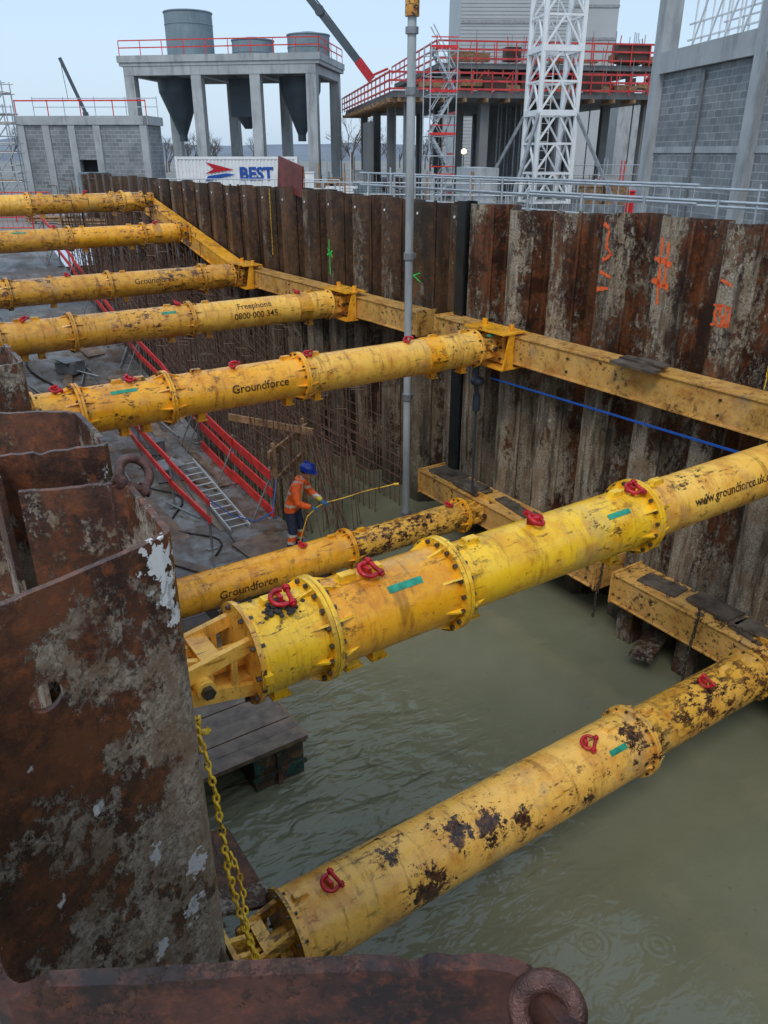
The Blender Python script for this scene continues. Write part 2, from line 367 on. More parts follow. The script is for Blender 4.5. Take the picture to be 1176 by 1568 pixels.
def strut(b,z,segs,flanges,aw0,aw1,shackles=(),feet=(),labels=(),texts=(),collars=(),nb=14,rs=1.0):
    e=empty('tubular_steel_strut',rz=PIT)
    mats=[]
    tube=MB()
    for a0,a1,r,m in segs:
        if m not in mats: mats.append(m)
        k=mats.index(m); n=56; L=max(1,int((a1-a0)/.5))
        vs=[]
        for i in range(L+1):
            a=a0+(a1-a0)*i/L
            for j in range(n):
                t=2*math.pi*j/n; vs.append((a,b+math.cos(t)*r,z+math.sin(t)*r))
        tube.add(vs,[(i*n+j,i*n+(j+1)%n,(i+1)*n+(j+1)%n,(i+1)*n+j) for i in range(L) for j in range(n)],k,True)
    tube.obj('tube',mats,e)
    fl=MB(); bo=MB(); lug=MB(); red=MB(); lab=MB(); tx=MB()
    for a,r in flanges:
        R=r+.07
        fl.cyl((a-.036,b,z),(a-.003,b,z),R,n=40); fl.cyl((a+.003,b,z),(a+.036,b,z),R,n=40)
        for k in range(nb):
            an=2*math.pi*(k+.5)/nb; y=b+math.cos(an)*(r+.04); zz=z+math.sin(an)*(r+.04)
            bo.cyl((a-.062,y,zz),(a+.062,y,zz),.018,n=6,smooth=False)
        for k in range(8):
            an=2*math.pi*(k+.25)/8; cs,sn=math.cos(an),math.sin(an)
            for d in(-1,1):
                t=Vector((0,-sn,cs))*.009; n0=Vector((0,cs,sn)); c=Vector((a+d*.036,b,z))
                P=[c+n0*(r-.005),c+n0*(r+.055),c+Vector((d*.17,0,0))+n0*(r-.005)]
                fl.add([p-t for p in P]+[p+t for p in P],[(0,1,2),(5,4,3),(0,3,4,1),(1,4,5,2),(2,5,3,0)])
    for a,r,w in collars:
        fl.cyl((a-w/2,b,z),(a+w/2,b,z),r+.014,n=40)
        for s_ in(-1,1):
            fl.box((a-w/2,b+s_*(r+.03)-.03,z-.03),(a+w/2,b+s_*(r+.03)+.03,z+.03))
    for a,r in feet:
        lug.box((a-.055,b-.08,z-r-.085),(a+.055,b+.08,z-r+.04))
        lug.box((a-.075,b-.10,z-r-.1),(a+.075,b+.10,z-r-.085))
        lug.plate([(a-.09,z+r-.03),(a+.09,z+r-.03),(a+.06,z+r+.045),(a-.06,z+r+.045)],b-.035,b+.035)
    for a,r in shackles: shackle(red,a,b-.03,z+r,rs,rnd.uniform(-1,1))
    for a0,a1,r,p in labels: wrap_patch(lab,a0,a1,b,z,r,math.radians(p-5),math.radians(p+5))
    for t_,s_,a,r,p in texts: wrap_text(tx,t_,s_,a,b,z,r,math.radians(p))
    yk=MB()
    yoke(yk,bo,segs[0][0],aw0,b,z,segs[0][2]*.95); yoke(yk,bo,segs[-1][1],aw1,b,z,segs[-1][2]*.95)
    yk.obj('end_yokes',[segs[-1][3]],e)
    if fl.v: fl.obj('bolted_flanges',[segs[0][3]],e)
    bo.obj('bolts',[BOLT],e)
    if lug.v: lug.obj('support_lugs',[segs[0][3]],e)
    if red.v: red.obj('lifting_shackles',[RED],e)
    if lab.v: lab.obj('identification_labels',[GREEN],e,)
    if tx.v: tx.obj('stencilled_lettering',[INK],e)
    return e

ZU=CAMZ-3.1; ZL=CAMZ-6.3; AW=9.24
strut(4.2,ZU,[(1.60,2.17,.325,Y_BRIGHT),(2.17,3.32,.318,Y_ORANGE),(3.32,5.58,.285,Y_BRIGHT),(5.58,8.7,.272,Y_PALE)],
      [(2.17,.32),(3.32,.315),(5.58,.285)],.98,AW,
      [(1.90,.32),(2.60,.318),(4.25,.285),(5.45,.285),(7.7,.272)],[(1.85,.325),(2.45,.318),(2.68,.318),(3.6,.285),(5.3,.285),(5.85,.272),(8.2,.272)],
      [(2.68,2.98,.318,50),(5.0,5.28,.285,48),(7.6,7.9,.272,50)],[('www.groundforce.uk.com',.13,6.15,.272,12)],[(1.64,.325,.06)],18,1.15)
strut(4.36,ZL,[(1.84,6.35,.375,Y_LOW),(6.35,8.7,.315,Y_PALEWORN)],[(6.37,.36)],1.30,AW,
      [(2.27,.375),(5.53,.375),(7.6,.315)],[(2.0,.375),(5.95,.375),(6.6,.33),(8.1,.315)],
      [(5.72,5.98,.375,52)],[],[],16,1.25)
strut(10.4,ZU,[(1.5,2.05,.31,Y_ORANGE),(2.05,3.24,.31,Y_ORANGE),(3.24,5.32,.30,Y_ORANGE),(5.32,8.75,.295,Y_PALE)],
      [(2.05,.31),(3.24,.31),(5.32,.30)],.9,AW,[(1.8,.31),(2.75,.31),(4.25,.30),(5.45,.30),(7.3,.295)],
      [(2.6,.31),(2.9,.31),(3.7,.3),(5.1,.3),(5.6,.3),(7.85,.295),(8.5,.295)],[(2.45,2.8,.31,50),(8.9,9.1,.295,50)],
      [('Groundforce',.17,4.1,.30,-2)],[(7.8,.295,.3)],14)
strut(10.4,ZL,[(1.9,6.1,.31,Y_ORANGE),(6.1,8.7,.275,Y_PALEWORN)],[(6.1,.30),(8.62,.275)],1.0,AW,[(5.2,.31),(8.3,.275)],[(5.8,.31),(6.4,.28)],
      [],[('Groundforce',.19,3.6,.31,-8)],[],14)
strut(15.6,ZU,[(1.5,5.5,.31,Y_FAR),(5.5,8.8,.30,Y_PALE)],[(3.2,.31),(5.53,.30),(1.9,.31)],.9,AW,[(2.4,.31),(5.3,.31),(8,.3)],
      [(2.3,.31),(2.6,.31),(5.1,.3),(5.9,.3),(8.3,.3)],[(4.9,5.2,.31,45)],[('Freephone',.18,6.5,.30,28),('0800 000 345',.18,6.4,.30,-10)],[(8.1,.30,.3)],14)
strut(21.0,ZU,[(1.5,5.4,.32,Y_FAR),(5.4,8.8,.31,Y_FAR)],[(5.4,.31),(3.0,.32),(7.9,.31)],.9,AW,[(4.4,.31)],[(4,.31),(5.8,.31),(8,.31)],
      [],[('Groundforce',.20,6.0,.31,5)],[(8.3,.31,.3)],12)
strut(25.4,CAMZ-2.31,[(1.5,5.6,.31,Y_FAR),(5.6,8.9,.30,Y_ORANGE)],[(5.6,.30),(7.8,.30)],.9,AW,[(5.2,.31),(8.2,.3)],[(6,.3),(7.4,.3)],[(4,4.4,.31,50)],[],[(8.2,.3,.25)],12)
strut(28.6,CAMZ-1.52,[(1.5,5.2,.32,Y_PALE),(5.2,8.9,.30,Y_FAR)],[(5.2,.31),(8.2,.30)],.9,AW,[(7.0,.31)],[(5.6,.31),(7.9,.31)],[],[],[(8.4,.3,.25)],12)

mb=MB()
for i in range(120):
    a_=rnd.gauss(0,.07); b_=rnd.gauss(0,.05)
    mb.sphere((1.86+a_,4.13+b_,ZU+.31+max(0,.06-a_*a_*8-b_*b_*8)*rnd.random()),rnd.uniform(.008,.022),(1,1,.8),7,5)
mb.obj('spoil_lump_on_strut',[simple('wet_clay',(.05,.042,.035),.6,0,.4,30,.8)],rz=PIT)

# ---------------------------------------------------------------- walers
def waler(b0,b1,a0,a1,z0a,z0b,h,mat=Y_WALER,top=True):
    e=empty('steel_waling_beam',rz=PIT); mb=MB()
    def hexa(A0,A1,d0,d1,m=0):
        vs=[(A0,b0,z0a+d0),(A1,b0,z0a+d0),(A1,b1,z0b+d0),(A0,b1,z0b+d0),(A0,b0,z0a+d1),(A1,b0,z0a+d1),(A1,b1,z0b+d1),(A0,b1,z0b+d1)]
        mb.add(vs,[(0,3,2,1),(4,5,6,7),(0,1,5,4),(1,2,6,5),(2,3,7,6),(3,0,4,7)],m)
    hexa(a0+.012,a1,.02,h-.02)
    hexa(a0-.015,a1+.005,h-.018,h); hexa(a0-.015,a1+.005,0,.022)
    mb.obj('box_beam',[mat],e)
    bt=MB(); st=MB(); n=int(abs(b1-b0)/.9)
    for i in range(n+1):
        f=i/max(1,n); bb=b0+(b1-b0)*f; zz=z0a+(z0b-z0a)*f
        if i in(0,n):
            st.box((a0-.03,bb-.02,zz-.02),(a1+.02,bb+.02,zz+h+.03))
        if i%3==0:
            for k in(.28,.72): bt.cyl((a0-.02,bb+.2,zz+h*k),(a0+.03,bb+.2,zz+h*k),.02,n=6,smooth=False)
    st.obj('end_plates',[mat],e); bt.obj('bolts',[BOLT],e)
    if top:
        tp=MB(); L=abs(b1-b0); bb=min(b0,b1)+.2
        while bb<max(b0,b1)-.5:
            w=rnd.uniform(.25,1.0); f=(bb-b0)/(b1-b0); zz=z0a+(z0b-z0a)*f+h
            for q in range(rnd.randint(1,3)):
                tp.cbox(((a0+a1)/2+rnd.uniform(-.08,.12),bb+w/2+rnd.uniform(-.1,.1),zz+.018+q*.035),(rnd.uniform(.15,a1-a0-.1),w,.033),0,rnd.uniform(-.12,.12))
            for q in range(14):
                tp.sphere((a0+rnd.uniform(.1,a1-a0),bb+rnd.uniform(0,w),zz+.01),rnd.uniform(.015,.05),(1,1,.6),7,5)
            bb+=w+rnd.uniform(0,.25)
        if tp.v: tp.obj('timber_packing_and_debris',[MUDTOP],e)
    return e
waler(-5.5,12.15,9.25,9.70,ZU-.21,ZU-.25,.48,Y_WALER,False)
waler(12.75,20.9,9.25,9.70,ZU-.26,ZU-.30,.46,Y_WALER,False)
waler(22.1,30.1,9.25,9.70,4.0,5.55,.46,Y_ORANGE,False)
waler(7.35,12.3,9.05,9.70,ZL-.28,ZL-.28,.48)
waler(-5.5,7.0,9.05,9.70,ZL-.32,ZL-.32,.50)
waler(3.45,31,.58,.88,ZU-.25,ZU-.25,.5,Y_WALER,False)
waler(2.0,5.75,.62,1.28,ZL-.30,ZL-.30,.52,CONCD,False)
mb=MB()
for b in(10.4,15.6,21.0):
    mb.box((8.95,b-.55,ZU+.275),(9.5,b+.55,ZU+.30)); mb.box((8.95,b-.55,ZU-.33),(9.5,b+.55,ZU-.305))
    mb.plate([(9.0,ZU-.30),(9.23,ZU-.30),(9.23,ZU+.27),(9.12,ZU+.27)],b+.5,b+.53); mb.plate([(9.0,ZU-.30),(9.23,ZU-.30),(9.23,ZU+.27),(9.12,ZU+.27)],b-.53,b-.5)
    for q in(-.35,.35): mb.cyl((9.3,b+q,ZU+.30),(9.3,b+q,ZU+.40),.05,n=10)
mb.obj('strut_head_brackets',[Y_ORANGE],rz=PIT)

# ---------------------------------------------------------------- sheet pile walls
def fillet(pts,r=.035,k=3):
    out=[pts[0]]
    for i in range(1,len(pts)-1):
        p=Vector((*pts[i],0)); a=Vector((*pts[i-1],0)); c=Vector((*pts[i+1],0))
        d0=(a-p); d1=(c-p); rr=min(r,d0.length*.4,d1.length*.4); A=p+d0.normalized()*rr; C=p+d1.normalized()*rr
        for j in range(k+1):
            t=j/k; q=A*(1-t)**2+p*2*t*(1-t)+C*t*t; out.append((q.x,q.y))
    out.append(pts[-1]); return out
def resample(pts,step):
    out=[]
    for i in range(len(pts)-1):
        a=Vector(pts[i]); c=Vector(pts[i+1]); n=max(1,int((c-a).length/step))
        for j in range(n): out.append(tuple(a+(c-a)*j/n))
    out.append(pts[-1]); return out
def pilewall(name,pts,z0,z1,mat,parent=None,thick=.016,step=None,rag=.0,nz=8,jit=0):
    P=fillet(pts)
    if step: P=resample(P,step)
    mb=MB(); zs=[z0+(z1-z0)*i/nz for i in range(nz+1)]; n=len(P); vs=[]
    for k,z in enumerate(zs):
        for (x,y) in P:
            w=mn.noise(Vector((x*1.3,y*1.3,z*.6)))*.012 if rag else 0
            zz=z
            if k==nz:
                nt=(mn.noise(Vector((x*9,y*9,3)))*.6+mn.noise(Vector((x*37,y*37,8)))*.4)
                if rag>.009: nt-=max(0,mn.noise(Vector((x*16+3,y*16,1)))-.2)*4
                zz=z+nt*rag
                if jit: zz+=mn.cell(Vector((x*0+5,y/1.2,2)))*jit
            vs.append((x+w,y+w,zz))
    mb.add(vs,[(k*n+i,k*n+i+1,(k+1)*n+i+1,(k+1)*n+i) for k in range(nz) for i in range(n-1)],0,False)
    o=mb.obj(name,[mat],parent,rz=0 if parent else PIT,fix=False)
    sm=o.modifiers.new('thickness','SOLIDIFY'); sm.thickness=thick; sm.offset=0
    return o
ZT=CAMZ-.85
near=[(.45,-2.2),(.45,.40),(-.05,.71),(-.09,1.53),(.505,1.72),(.51,2.10),(.22,2.2),(.2,2.47),(.54,2.39),(.54,2.8),(.05,3.05),(.0,3.48),(.52,3.66),(.53,4.1)]
front=near[:3]+[(-.08,1.1)]
mid=[(-.085,1.14)]+near[3:6]+[(.24,2.195)]
bk=[(.205,2.28),(.2,2.47)]+near[8:]
wl=empty('sheet_pile_wall',rz=PIT)
pilewall('near_pile',front,-1,ZT+.01,RUST_FRONT,wl,.020,.010,.012,16)
o=pilewall('leaning_pile',mid,-1,ZT,RUST_NEAR,wl,.018,.012,.007,16)
cut=MB(); cut.cyl((.13,1.45,6.285),(.155,1.78,6.285),.038,n=28); co=cut.obj('cutter',[RUST_NEAR],wl)
bm_=o.modifiers.new('hole','BOOLEAN'); bm_.object=co; bm_.operation='DIFFERENCE'; bm_.solver='EXACT'
dg=bpy.context.evaluated_depsgraph_get(); dg.update()
me=bpy.data.meshes.new_from_object(o.evaluated_get(dg)); o.modifiers.clear(); o.data=me; bpy.data.objects.remove(co)
pilewall('next_piles',bk,-1,ZT+.02,RUST_NEAR,wl,.018,.012,.010,12)
far=[(.53,4.12)]
y=4.3
while y<31:
    far+=[(.05,y+.15),(.05,y+.55),(.53,y+.7),(.53,y+1.1)]; y+=1.25
pilewall('far_piles',far,-1,ZT,RUST_END,wl)

PER=1.06
def corr(b0,b1,ain,aout,per=PER):
    pts=[]; b=b0; s=1 if b1>b0 else -1
    while (b-b1)*s<0:
        pts+=[(ain,b),(ain,b+s*.25*per),(aout,b+s*.46*per),(aout,b+s*.79*per)]; b+=s*per
    return pts
wr=empty('sheet_pile_wall',rz=PIT)
R1=corr(11.8,-6.2,9.73,10.20); pilewall('corrugated_piles',R1,-1,ZT,RUST_R,wr,.014,.12,.006,6,.05)
cl=MB(); b=11.8
while b>-6:
    for q in(.355,.895): cl.cyl((9.945,b-q*PER,-1),(9.945,b-q*PER,ZT+rnd.uniform(-.03,.02)),.034,n=8)
    b-=PER
cl.obj('interlocks',[RUST_R],wr)
wb=empty('sheet_pile_wall',rz=PIT)
B1=[(9.9,12.0)]+corr(12.15,40,9.76,10.24,1.2); pilewall('corrugated_piles',B1,-1,ZT,RUST_B,wb,.014,.15,.006,6,.05)
cl=MB(); b=12.15
while b<39:
    for q in(.355,.895): cl.cyl((9.98,b+q*1.2,-1),(9.98,b+q*1.2,ZT+rnd.uniform(-.04,.02)),.034,n=8)
    b+=1.2
cl.obj('interlocks',[RUST_B],wb)
mb=MB(); mb.box((9.62,11.83,.2),(9.66,12.07,ZT+.05)); mb.box((9.86,11.83,.2),(9.9,12.07,ZT+.05)); mb.box((9.66,11.94,.2),(9.86,11.96,ZT+.05))
mb.obj('corner_column',[simple('dark_steel',(.025,.028,.03),.35,.3)],wb)
mb=MB(); b=12.3
while b<30: mb.cyl((9.735,b,ZT-.25),(9.745,b,ZT-.25),.026,n=14); b+=1.2
mb.obj('lifting_eyes',[WHITE],wb)
we=empty('sheet_pile_wall',rz=PIT)
E=[(y_,-6.2-(x_-9.73)) for x_,y_ in corr(.5,10.2,9.73,10.13)]
pilewall('corrugated_piles',E,-1,ZT,RUST_END,we)

def ribbon(mb,pts,w,a):
    for i in range(len(pts)-1):
        (b0,z0),(b1,z1)=pts[i],pts[i+1]; d=Vector((b1-b0,z1-z0))
        if d.length==0: continue
        n=Vector((-d.y,d.x)).normalized()*w/2; e=d.normalized()*w*.3
        k=7; vs=[]
        for j in range(k+1):
            f=j/k; q=1+rnd.uniform(-.6,.6); p=1+rnd.uniform(-.6,.6); vs.append((a,b0-e.x+(b1-b0+2*e.x)*f+n.x*q,z0-e.y+(z1-z0+2*e.y)*f+n.y*q)); vs.append((a,b0-e.x+(b1-b0+2*e.x)*f-n.x*p,z0-e.y+(z1-z0+2*e.y)*f-n.y*p))
        mb.add(vs,[(2*j,2*j+1,2*j+3,2*j+2) for j in range(k)])
mb=MB(); A=9.714
def flb(k): return 11.8-PER*k
c=flb(3)-.03; ribbon(mb,[(c,6.42),(c-.1,6.36),(c-.08,6.1),(c-.2,6.0),(c-.05,5.9)],.05,A); ribbon(mb,[(c-.02,5.72),(c-.22,5.66)],.05,A); ribbon(mb,[(c,5.45),(c-.2,5.5)],.05,A)
c=flb(4)-.0; ribbon(mb,[(c-.06,6.3),(c-.12,5.4)],.05,A); ribbon(mb,[(c-.0,6.02),(c-.25,5.97)],.09,A); ribbon(mb,[(c,5.72),(c-.25,5.65)],.08,A); ribbon(mb,[(c-.18,6.25),(c-.2,5.65)],.04,A)
c=flb(5)+.0
for pts in ([(c,5.52),(c-.075,5.52),(c-.03,5.40),(c-.075,5.28),(c,5.25)],[(c-.16,5.52),(c-.105,5.52),(c-.105,5.40),(c-.16,5.36),(c-.155,5.25),(c-.10,5.25)],[(c-.20,5.51),(c-.255,5.51),(c-.255,5.27),(c-.20,5.27),(c-.20,5.51)],[(c-.05,5.85),(c-.2,5.80)]): ribbon(mb,pts,.036,A)
mb.obj('orange_survey_marks',[ORANGE],wr,fix=False)
mb=MB(); A=9.744
c=12.15+1.2*4+.15
ribbon(mb,[(c,4.7),(c+.02,5.5)],.035,A); ribbon(mb,[(c-.12,5.25),(c+.12,5.15)],.045,A); ribbon(mb,[(c-.12,5.12),(c+.1,5.3)],.04,A)
ribbon(mb,[(13.36,4.98),(13.62,5.08),(13.38,5.15)],.025,A)
mb.obj('green_survey_marks',[GREENP],wb,fix=False)
mb=MB()
for (b_,z_0) in((flb(6)+.1,4.6),):
    z_=ZT
    while z_>z_0: mb.cyl((9.70,b_+rnd.uniform(-.01,.01),z_),(9.70,b_,z_-.07),.008,n=6); z_-=.08
z_=ZT
while z_>4.9: mb.cyl((9.72,20.2,z_),(9.72,20.2,z_-.08),.012,n=6); z_-=.1
mb.obj('hanging_measuring_chain',[CHAINY],rz=PIT)

# ---------------------------------------------------------------- ground, water, ramp
mb=MB(); H=1500
hx0,hx1,hy0,hy1=-.12,10.30,-6.75,31.2
mb.add([(-H,-H,GZ),(H,-H,GZ),(H,hy0,GZ),(-H,hy0,GZ)],[(0,1,2,3)])
mb.add([(-H,hy1,GZ),(H,hy1,GZ),(H,H,GZ),(-H,H,GZ)],[(0,1,2,3)])
mb.add([(-H,hy0,GZ),(hx0,hy0,GZ),(hx0,hy1,GZ),(-H,hy1,GZ)],[(0,1,2,3)])
mb.add([(hx1,hy0,GZ),(H,hy0,GZ),(H,hy1,GZ),(hx1,hy1,GZ)],[(0,1,2,3)])
mb.obj('ground',[GROUND],rz=PIT,fix=False)
mb=MB(); mb.add([(hx0,hy0,0),(hx1,hy0,0),(hx1,22,0),(hx0,22,0)],[(0,1,2,3)]); mb.obj('water',[WATER],rz=PIT,fix=False)
RAMP=[(10.9,.6),(13.7,.62),(17,1.0),(22,2.0),(26,3.0),(31.2,4.42)]
def rz_(b):
    for (b0,z0),(b1,z1) in zip(RAMP,RAMP[1:]):
        if b<=b1: return z0+(z1-z0)*max(0,(b-b0))/(b1-b0)
    return RAMP[-1][1]
mb=MB()
prof=RAMP+[(31.2,-1),(10.9,-1)]
n=len(prof); A0,A1=.62,6.15
mb.add([(A0,b_,z_) for b_,z_ in prof]+[(A1,b_,z_) for b_,z_ in prof],[tuple(range(n)),tuple(range(2*n-1,n-1,-1))]+[(i,(i+1)%n,(i+1)%n+n,i+n) for i in range(n)])
mb.obj('access_ramp',[DECK],rz=PIT)
mb=MB()
prof=[(17.5,-.4),(22,1.1),(26,2.2),(31.2,3.6),(31.2,-1),(17.5,-1)]; n=len(prof); A0,A1=6.16,9.72
mb.add([(A0,b_,z_) for b_,z_ in prof]+[(A1,b_,z_) for b_,z_ in prof],[tuple(range(n)),tuple(range(2*n-1,n-1,-1))]+[(i,(i+1)%n,(i+1)%n+n,i+n) for i in range(n)])
mb.obj('concrete_blinding',[MUDTOP],rz=PIT)
e=empty('timber_platform',rz=PIT)
mb=MB(); b_=7.05
while b_<10.8:
    w_=rnd.choice((.22,.24,.3)); mb.box((.75+rnd.uniform(0,.05),b_,.56),(3.50-rnd.uniform(0,.05),min(10.85,b_+w_-.012),.62+rnd.uniform(-.006,.006))); b_+=w_
mb.obj('deck_boards',[OLDWOOD],e)
mb=MB(); mb.box((2.75,7.10,-.3),(3.44,7.14,.52)); mb.box((3.40,7.15,-.3),(3.44,8.2,.52)); mb.box((2.75,7.15,-.3),(2.79,8.2,.52)); mb.box((2.72,7.07,.52),(3.47,7.12,.559)); mb.box((2.72,7.065,.18),(3.47,7.095,.24)); mb.box((3.05,7.06,-.3),(3.11,7.096,.518)); mb.obj('teal_boarded_float',[TEAL],e)
mb=MB(); mb.box((.8,7.2,.42),(2.7,7.3,.555)); mb.box((.8,8.4,-.3),(3.3,8.55,.55)); mb.box((.8,10.2,-.3),(3.3,10.4,.55)); mb.box((3.445,7.2,.50),(3.52,10.8,.555)); mb.obj('bearers',[TIMBER],e)

mb=MB()
for (a_,b_,w_,l_,r_) in((3.6,14.2,1.2,2.4,.1),(2.4,15.9,1.2,2.4,-.25),(4.9,14.3,.22,3.2,.08),(5.3,18.2,.22,3.0,-.1),(3.4,18.6,.2,2.6,.6),(1.8,20.2,1.2,2.4,.3),(4.1,21.4,.22,3,-.3),(5.35,20.6,.5,1.4,.05),(5.3,12.0,.9,1.1,.1),(5.1,23.2,.5,1.2,.2),(3.8,12.2,.2,2.4,.5),(5.7,16.2,.15,2.6,.02),(5.75,19.5,.15,2.6,-.03),(5.2,15.6,.25,1.6,.5)):
    z_=rz_(b_); sl=math.atan((rz_(b_+.5)-rz_(b_-.5)))
    mb.cbox((a_,b_,z_+.035),(w_,l_,.03),0,r_,Matrix.Rotation(sl,3,'X'))
mb.obj('loose_planks',[OLDWOOD],rz=PIT)
mb=MB()
for i in range(16):
    b_=rnd.uniform(13,24); a_=rnd.uniform(1.5,5.7); z_=rz_(b_); mb.cyl((a_,b_,z_+.06),(a_+rnd.uniform(-.8,.8),b_+rnd.uniform(.5,1.8),rz_(b_+1)+.10),.024,n=8)
for i in range(7):
    b_=rnd.uniform(14,23); a_=rnd.uniform(2,5.2); z_=rz_(b_); s_=rnd.uniform(.2,.5); mb.cbox((a_,b_,z_+.16),(s_,s_*1.2,.3),0,rnd.uniform(0,1.5)); mb.cbox((a_,b_,z_+.33),(s_*1.06,s_*1.25,.03),0,.2)
mb.obj('scaffold_tubes_and_boxes',[GALVD],rz=PIT)

def barrier(name,a,bs,mat=REDBAR,side=1,lv=((1.02,.13),(.60,.13))):
    e=empty(name,rz=PIT); po=MB(); ra=MB()
    for b_ in bs:
        z_=rz_(b_); po.cyl((a,b_,z_),(a,b_,z_+1.12),.025,n=8); po.box((a-.1,b_-.05,z_),(a+.1,b_+.05,z_+.02))
        po.cyl((a,b_,z_+.9),(a+.45*side,b_,z_+.03),.018,n=6)
    for b0,b1 in zip(bs,bs[1:]):
        for h,w in lv:
            ra.beam((a-.03+rnd.uniform(-.03,.03),b0-.1,rz_(b0)+h+rnd.uniform(-.06,.05)),(a-.03,b1+.1,rz_(b1)+h+rnd.uniform(-.05,.04)),.03,w)
    po.obj('posts',[GALVD],e); ra.obj('red_guard_boards',[mat],e)
barrier('edge_protection_barrier',6.0,[13.2,15.0,16.8],REDBAR,-1,((1.02,.2),(.60,.2),(.15,.2)))
barrier('edge_protection_barrier',6.02,[17.2,19.2,21.2,23.2,25.2,27.2,29.2,31],REDBAR,-1)
barrier('edge_protection_barrier',4.45,[12.6,14.6,16.6,18.6],REDBAR,1)
barrier('edge_protection_barrier',2.9,[23.5,25.5,27.5,29.5,31],REDBAR,1)
e=empty('aluminium_ladder',rz=PIT); mb=MB()
p0=Vector((5.0,13.0,.67)); p1=Vector((5.1,16.3,1.0))
for o_ in(0,.42): mb.beam(p0+Vector((o_,0,0)),p1+Vector((o_,0,0)),.03,.08)
for i in range(12):
    f=(i+.5)/12; q=p0.lerp(p1,f); mb.cyl(q,q+Vector((.42,0,0)),.016,n=6)
mb.obj('rails_and_rungs',[GALV],e)
mb=MB()
mb.beam((6.1,13.4,1.9),(7.6,14.6,1.9),.05,.15); mb.beam((6.2,15.6,2.1),(7.4,13.9,2.0),.05,.15); mb.beam((6.3,13.5,1.3),(7.5,14.6,1.3),.05,.12); mb.beam((6.25,13.5,.2),(6.25,13.5,2.1),.07,.07); mb.beam((7.5,14.6,.0),(7.5,14.6,2.1),.07,.07)
mb.obj('timber_handrail',[TIMBER],rz=PIT)
mb=MB()
pts=[(2.4+.5*math.sin(t*.45)+t*.06,13+t*.4,rz_(13+t*.4)+.03) for t in range(0,32)]
mb.path(pts,.03,8)
pts=[(4.4+.3*math.sin(t*.55),12.3+t*.18,rz_(12.3+t*.18)+.02) for t in range(0,20)]
mb.path(pts,.02,6)
mb.obj('site_hose',[simple('black_rubber',(.02,.02,.02),.4)],rz=PIT)
mb=MB()
mb.path([(4.5,12.7,1.6),(4.9,12.6,1.2),(5.3,12.45,1.02),(5.7,12.5,1.1),(6.0,12.9,1.6)],.010,6)
mb.obj('blue_rope',[ROPEB],rz=PIT)

mb=MB()
fz=lambda q:max(-.5,-.4 if q<17.5 else (q-17.5)*.30-.4)
for i in range(78):
    b_=13.4+i*.215; base=fz(b_)
    for a_ in(6.5,6.9,7.8,8.6,9.3):
        h=rnd.uniform(2.0,3.0); lx=rnd.gauss(0,.05); ly=rnd.gauss(0,.05)
        mb.cyl((a_+rnd.uniform(-.04,.04),b_,base),(a_+lx,b_+ly,base+h+.4),.014,n=4,caps=False)
        if rnd.random()<.3: mb.cyl((a_+lx,b_+ly,base+h+.4),(a_+lx-.25,b_+ly+.1,base+h+.42),.014,n=4,caps=False)
for a_ in(6.5,6.9,7.8,8.6,9.3):
    for j in range(8):
        for i in range(0,15):
            b0=13.4+i*1.1
            mb.cyl((a_,b0,fz(b0)+.6+j*.25),(a_,b0+1.1,fz(b0+1.1)+.6+j*.25),.011,n=4,caps=False)
for i in range(30):
    x=6.3+rnd.uniform(0,1.7); mb.cyl((x,12.6+rnd.uniform(-.3,.9),-.2),(x+rnd.uniform(-.3,.3),13.6+rnd.uniform(-.3,.4),rnd.uniform(1.2,2.6)),.012,n=4)
mb.obj('reinforcement_cage',[REBAR],rz=PIT)

# ---------------------------------------------------------------- pole, chains, shackles, straps
e=empty('concrete_pump_pipe',rz=PIT)
mb=MB(); px,py=8.7,12.3
mb.cyl((px,py,.15),(px,py,9.75),.075,n=20); mb.obj('pipe',[concmat('pipe_grey_paint',(.40,.43,.44),.45)],e)
mb=MB()
for z_ in(.3,2.9,5.6,8.3): mb.cyl((px,py,z_),(px,py,z_+.12),.10,n=20); mb.cbox((px+.11,py,z_+.06),(.06,.05,.08))
mb.cyl((px,py,9.2),(px,py,9.3),.11,n=20)
mb.obj('couplings',[GALVD],e)
mb=MB(); mb.cyl((px,py,9.45),(px,py,9.9),.12,n=18); mb.box((px-.14,py-.1,9.8),(px+.14,py+.1,9.9)); mb.torus((px,py,10.1),(0,1,0),.09,.03,mat=0); mb.obj('lifting_head',[Y_FAR],e)
mb=MB(); mb.cyl((px,py,10.2),(px,py,40),.03,n=6); mb.path([(px+.1,py-.05,10.0),(px+.5,py-.4,10.25),(px+.9,py-.7,10.1)],.02,6); mb.obj('hoist_rope',[BLACK],e)

def chain(mb,p0,p1,link,r,sag=0.0):
    p0=Vector(p0); p1=Vector(p1); L=(p1-p0).length; n=int(L/(link*1.0)); d=(p1-p0).normalized()
    s0=d.cross(Vector((1,0,.2))).normalized(); s1=d.cross(s0)
    for i in range(n):
        f=(i+.5)/n; c=p0.lerp(p1,f)+Vector((rnd.gauss(0,.003)+.014*math.sin(f*8),rnd.gauss(0,.003),-sag*4*f*(1-f)))
        ax=s0 if i%2 else s1
        ax=(ax+Vector((rnd.gauss(0,.2),rnd.gauss(0,.2),0))).normalized()
        mb.torus(c,ax,link*.5,r,14,6,ref=d,sx=.58)
mb=MB(); chain(mb,(.86,2.95,4.95),(.92,2.55,3.35),.046,.0085); chain(mb,(.98,3.0,3.95),(.95,2.60,3.35),.042,.0075); chain(mb,(1.25,4.0,3.95),(.86,2.95,4.95),.046,.008,.05)
mb.obj('yellow_lifting_chain',[CHAINY],rz=PIT)
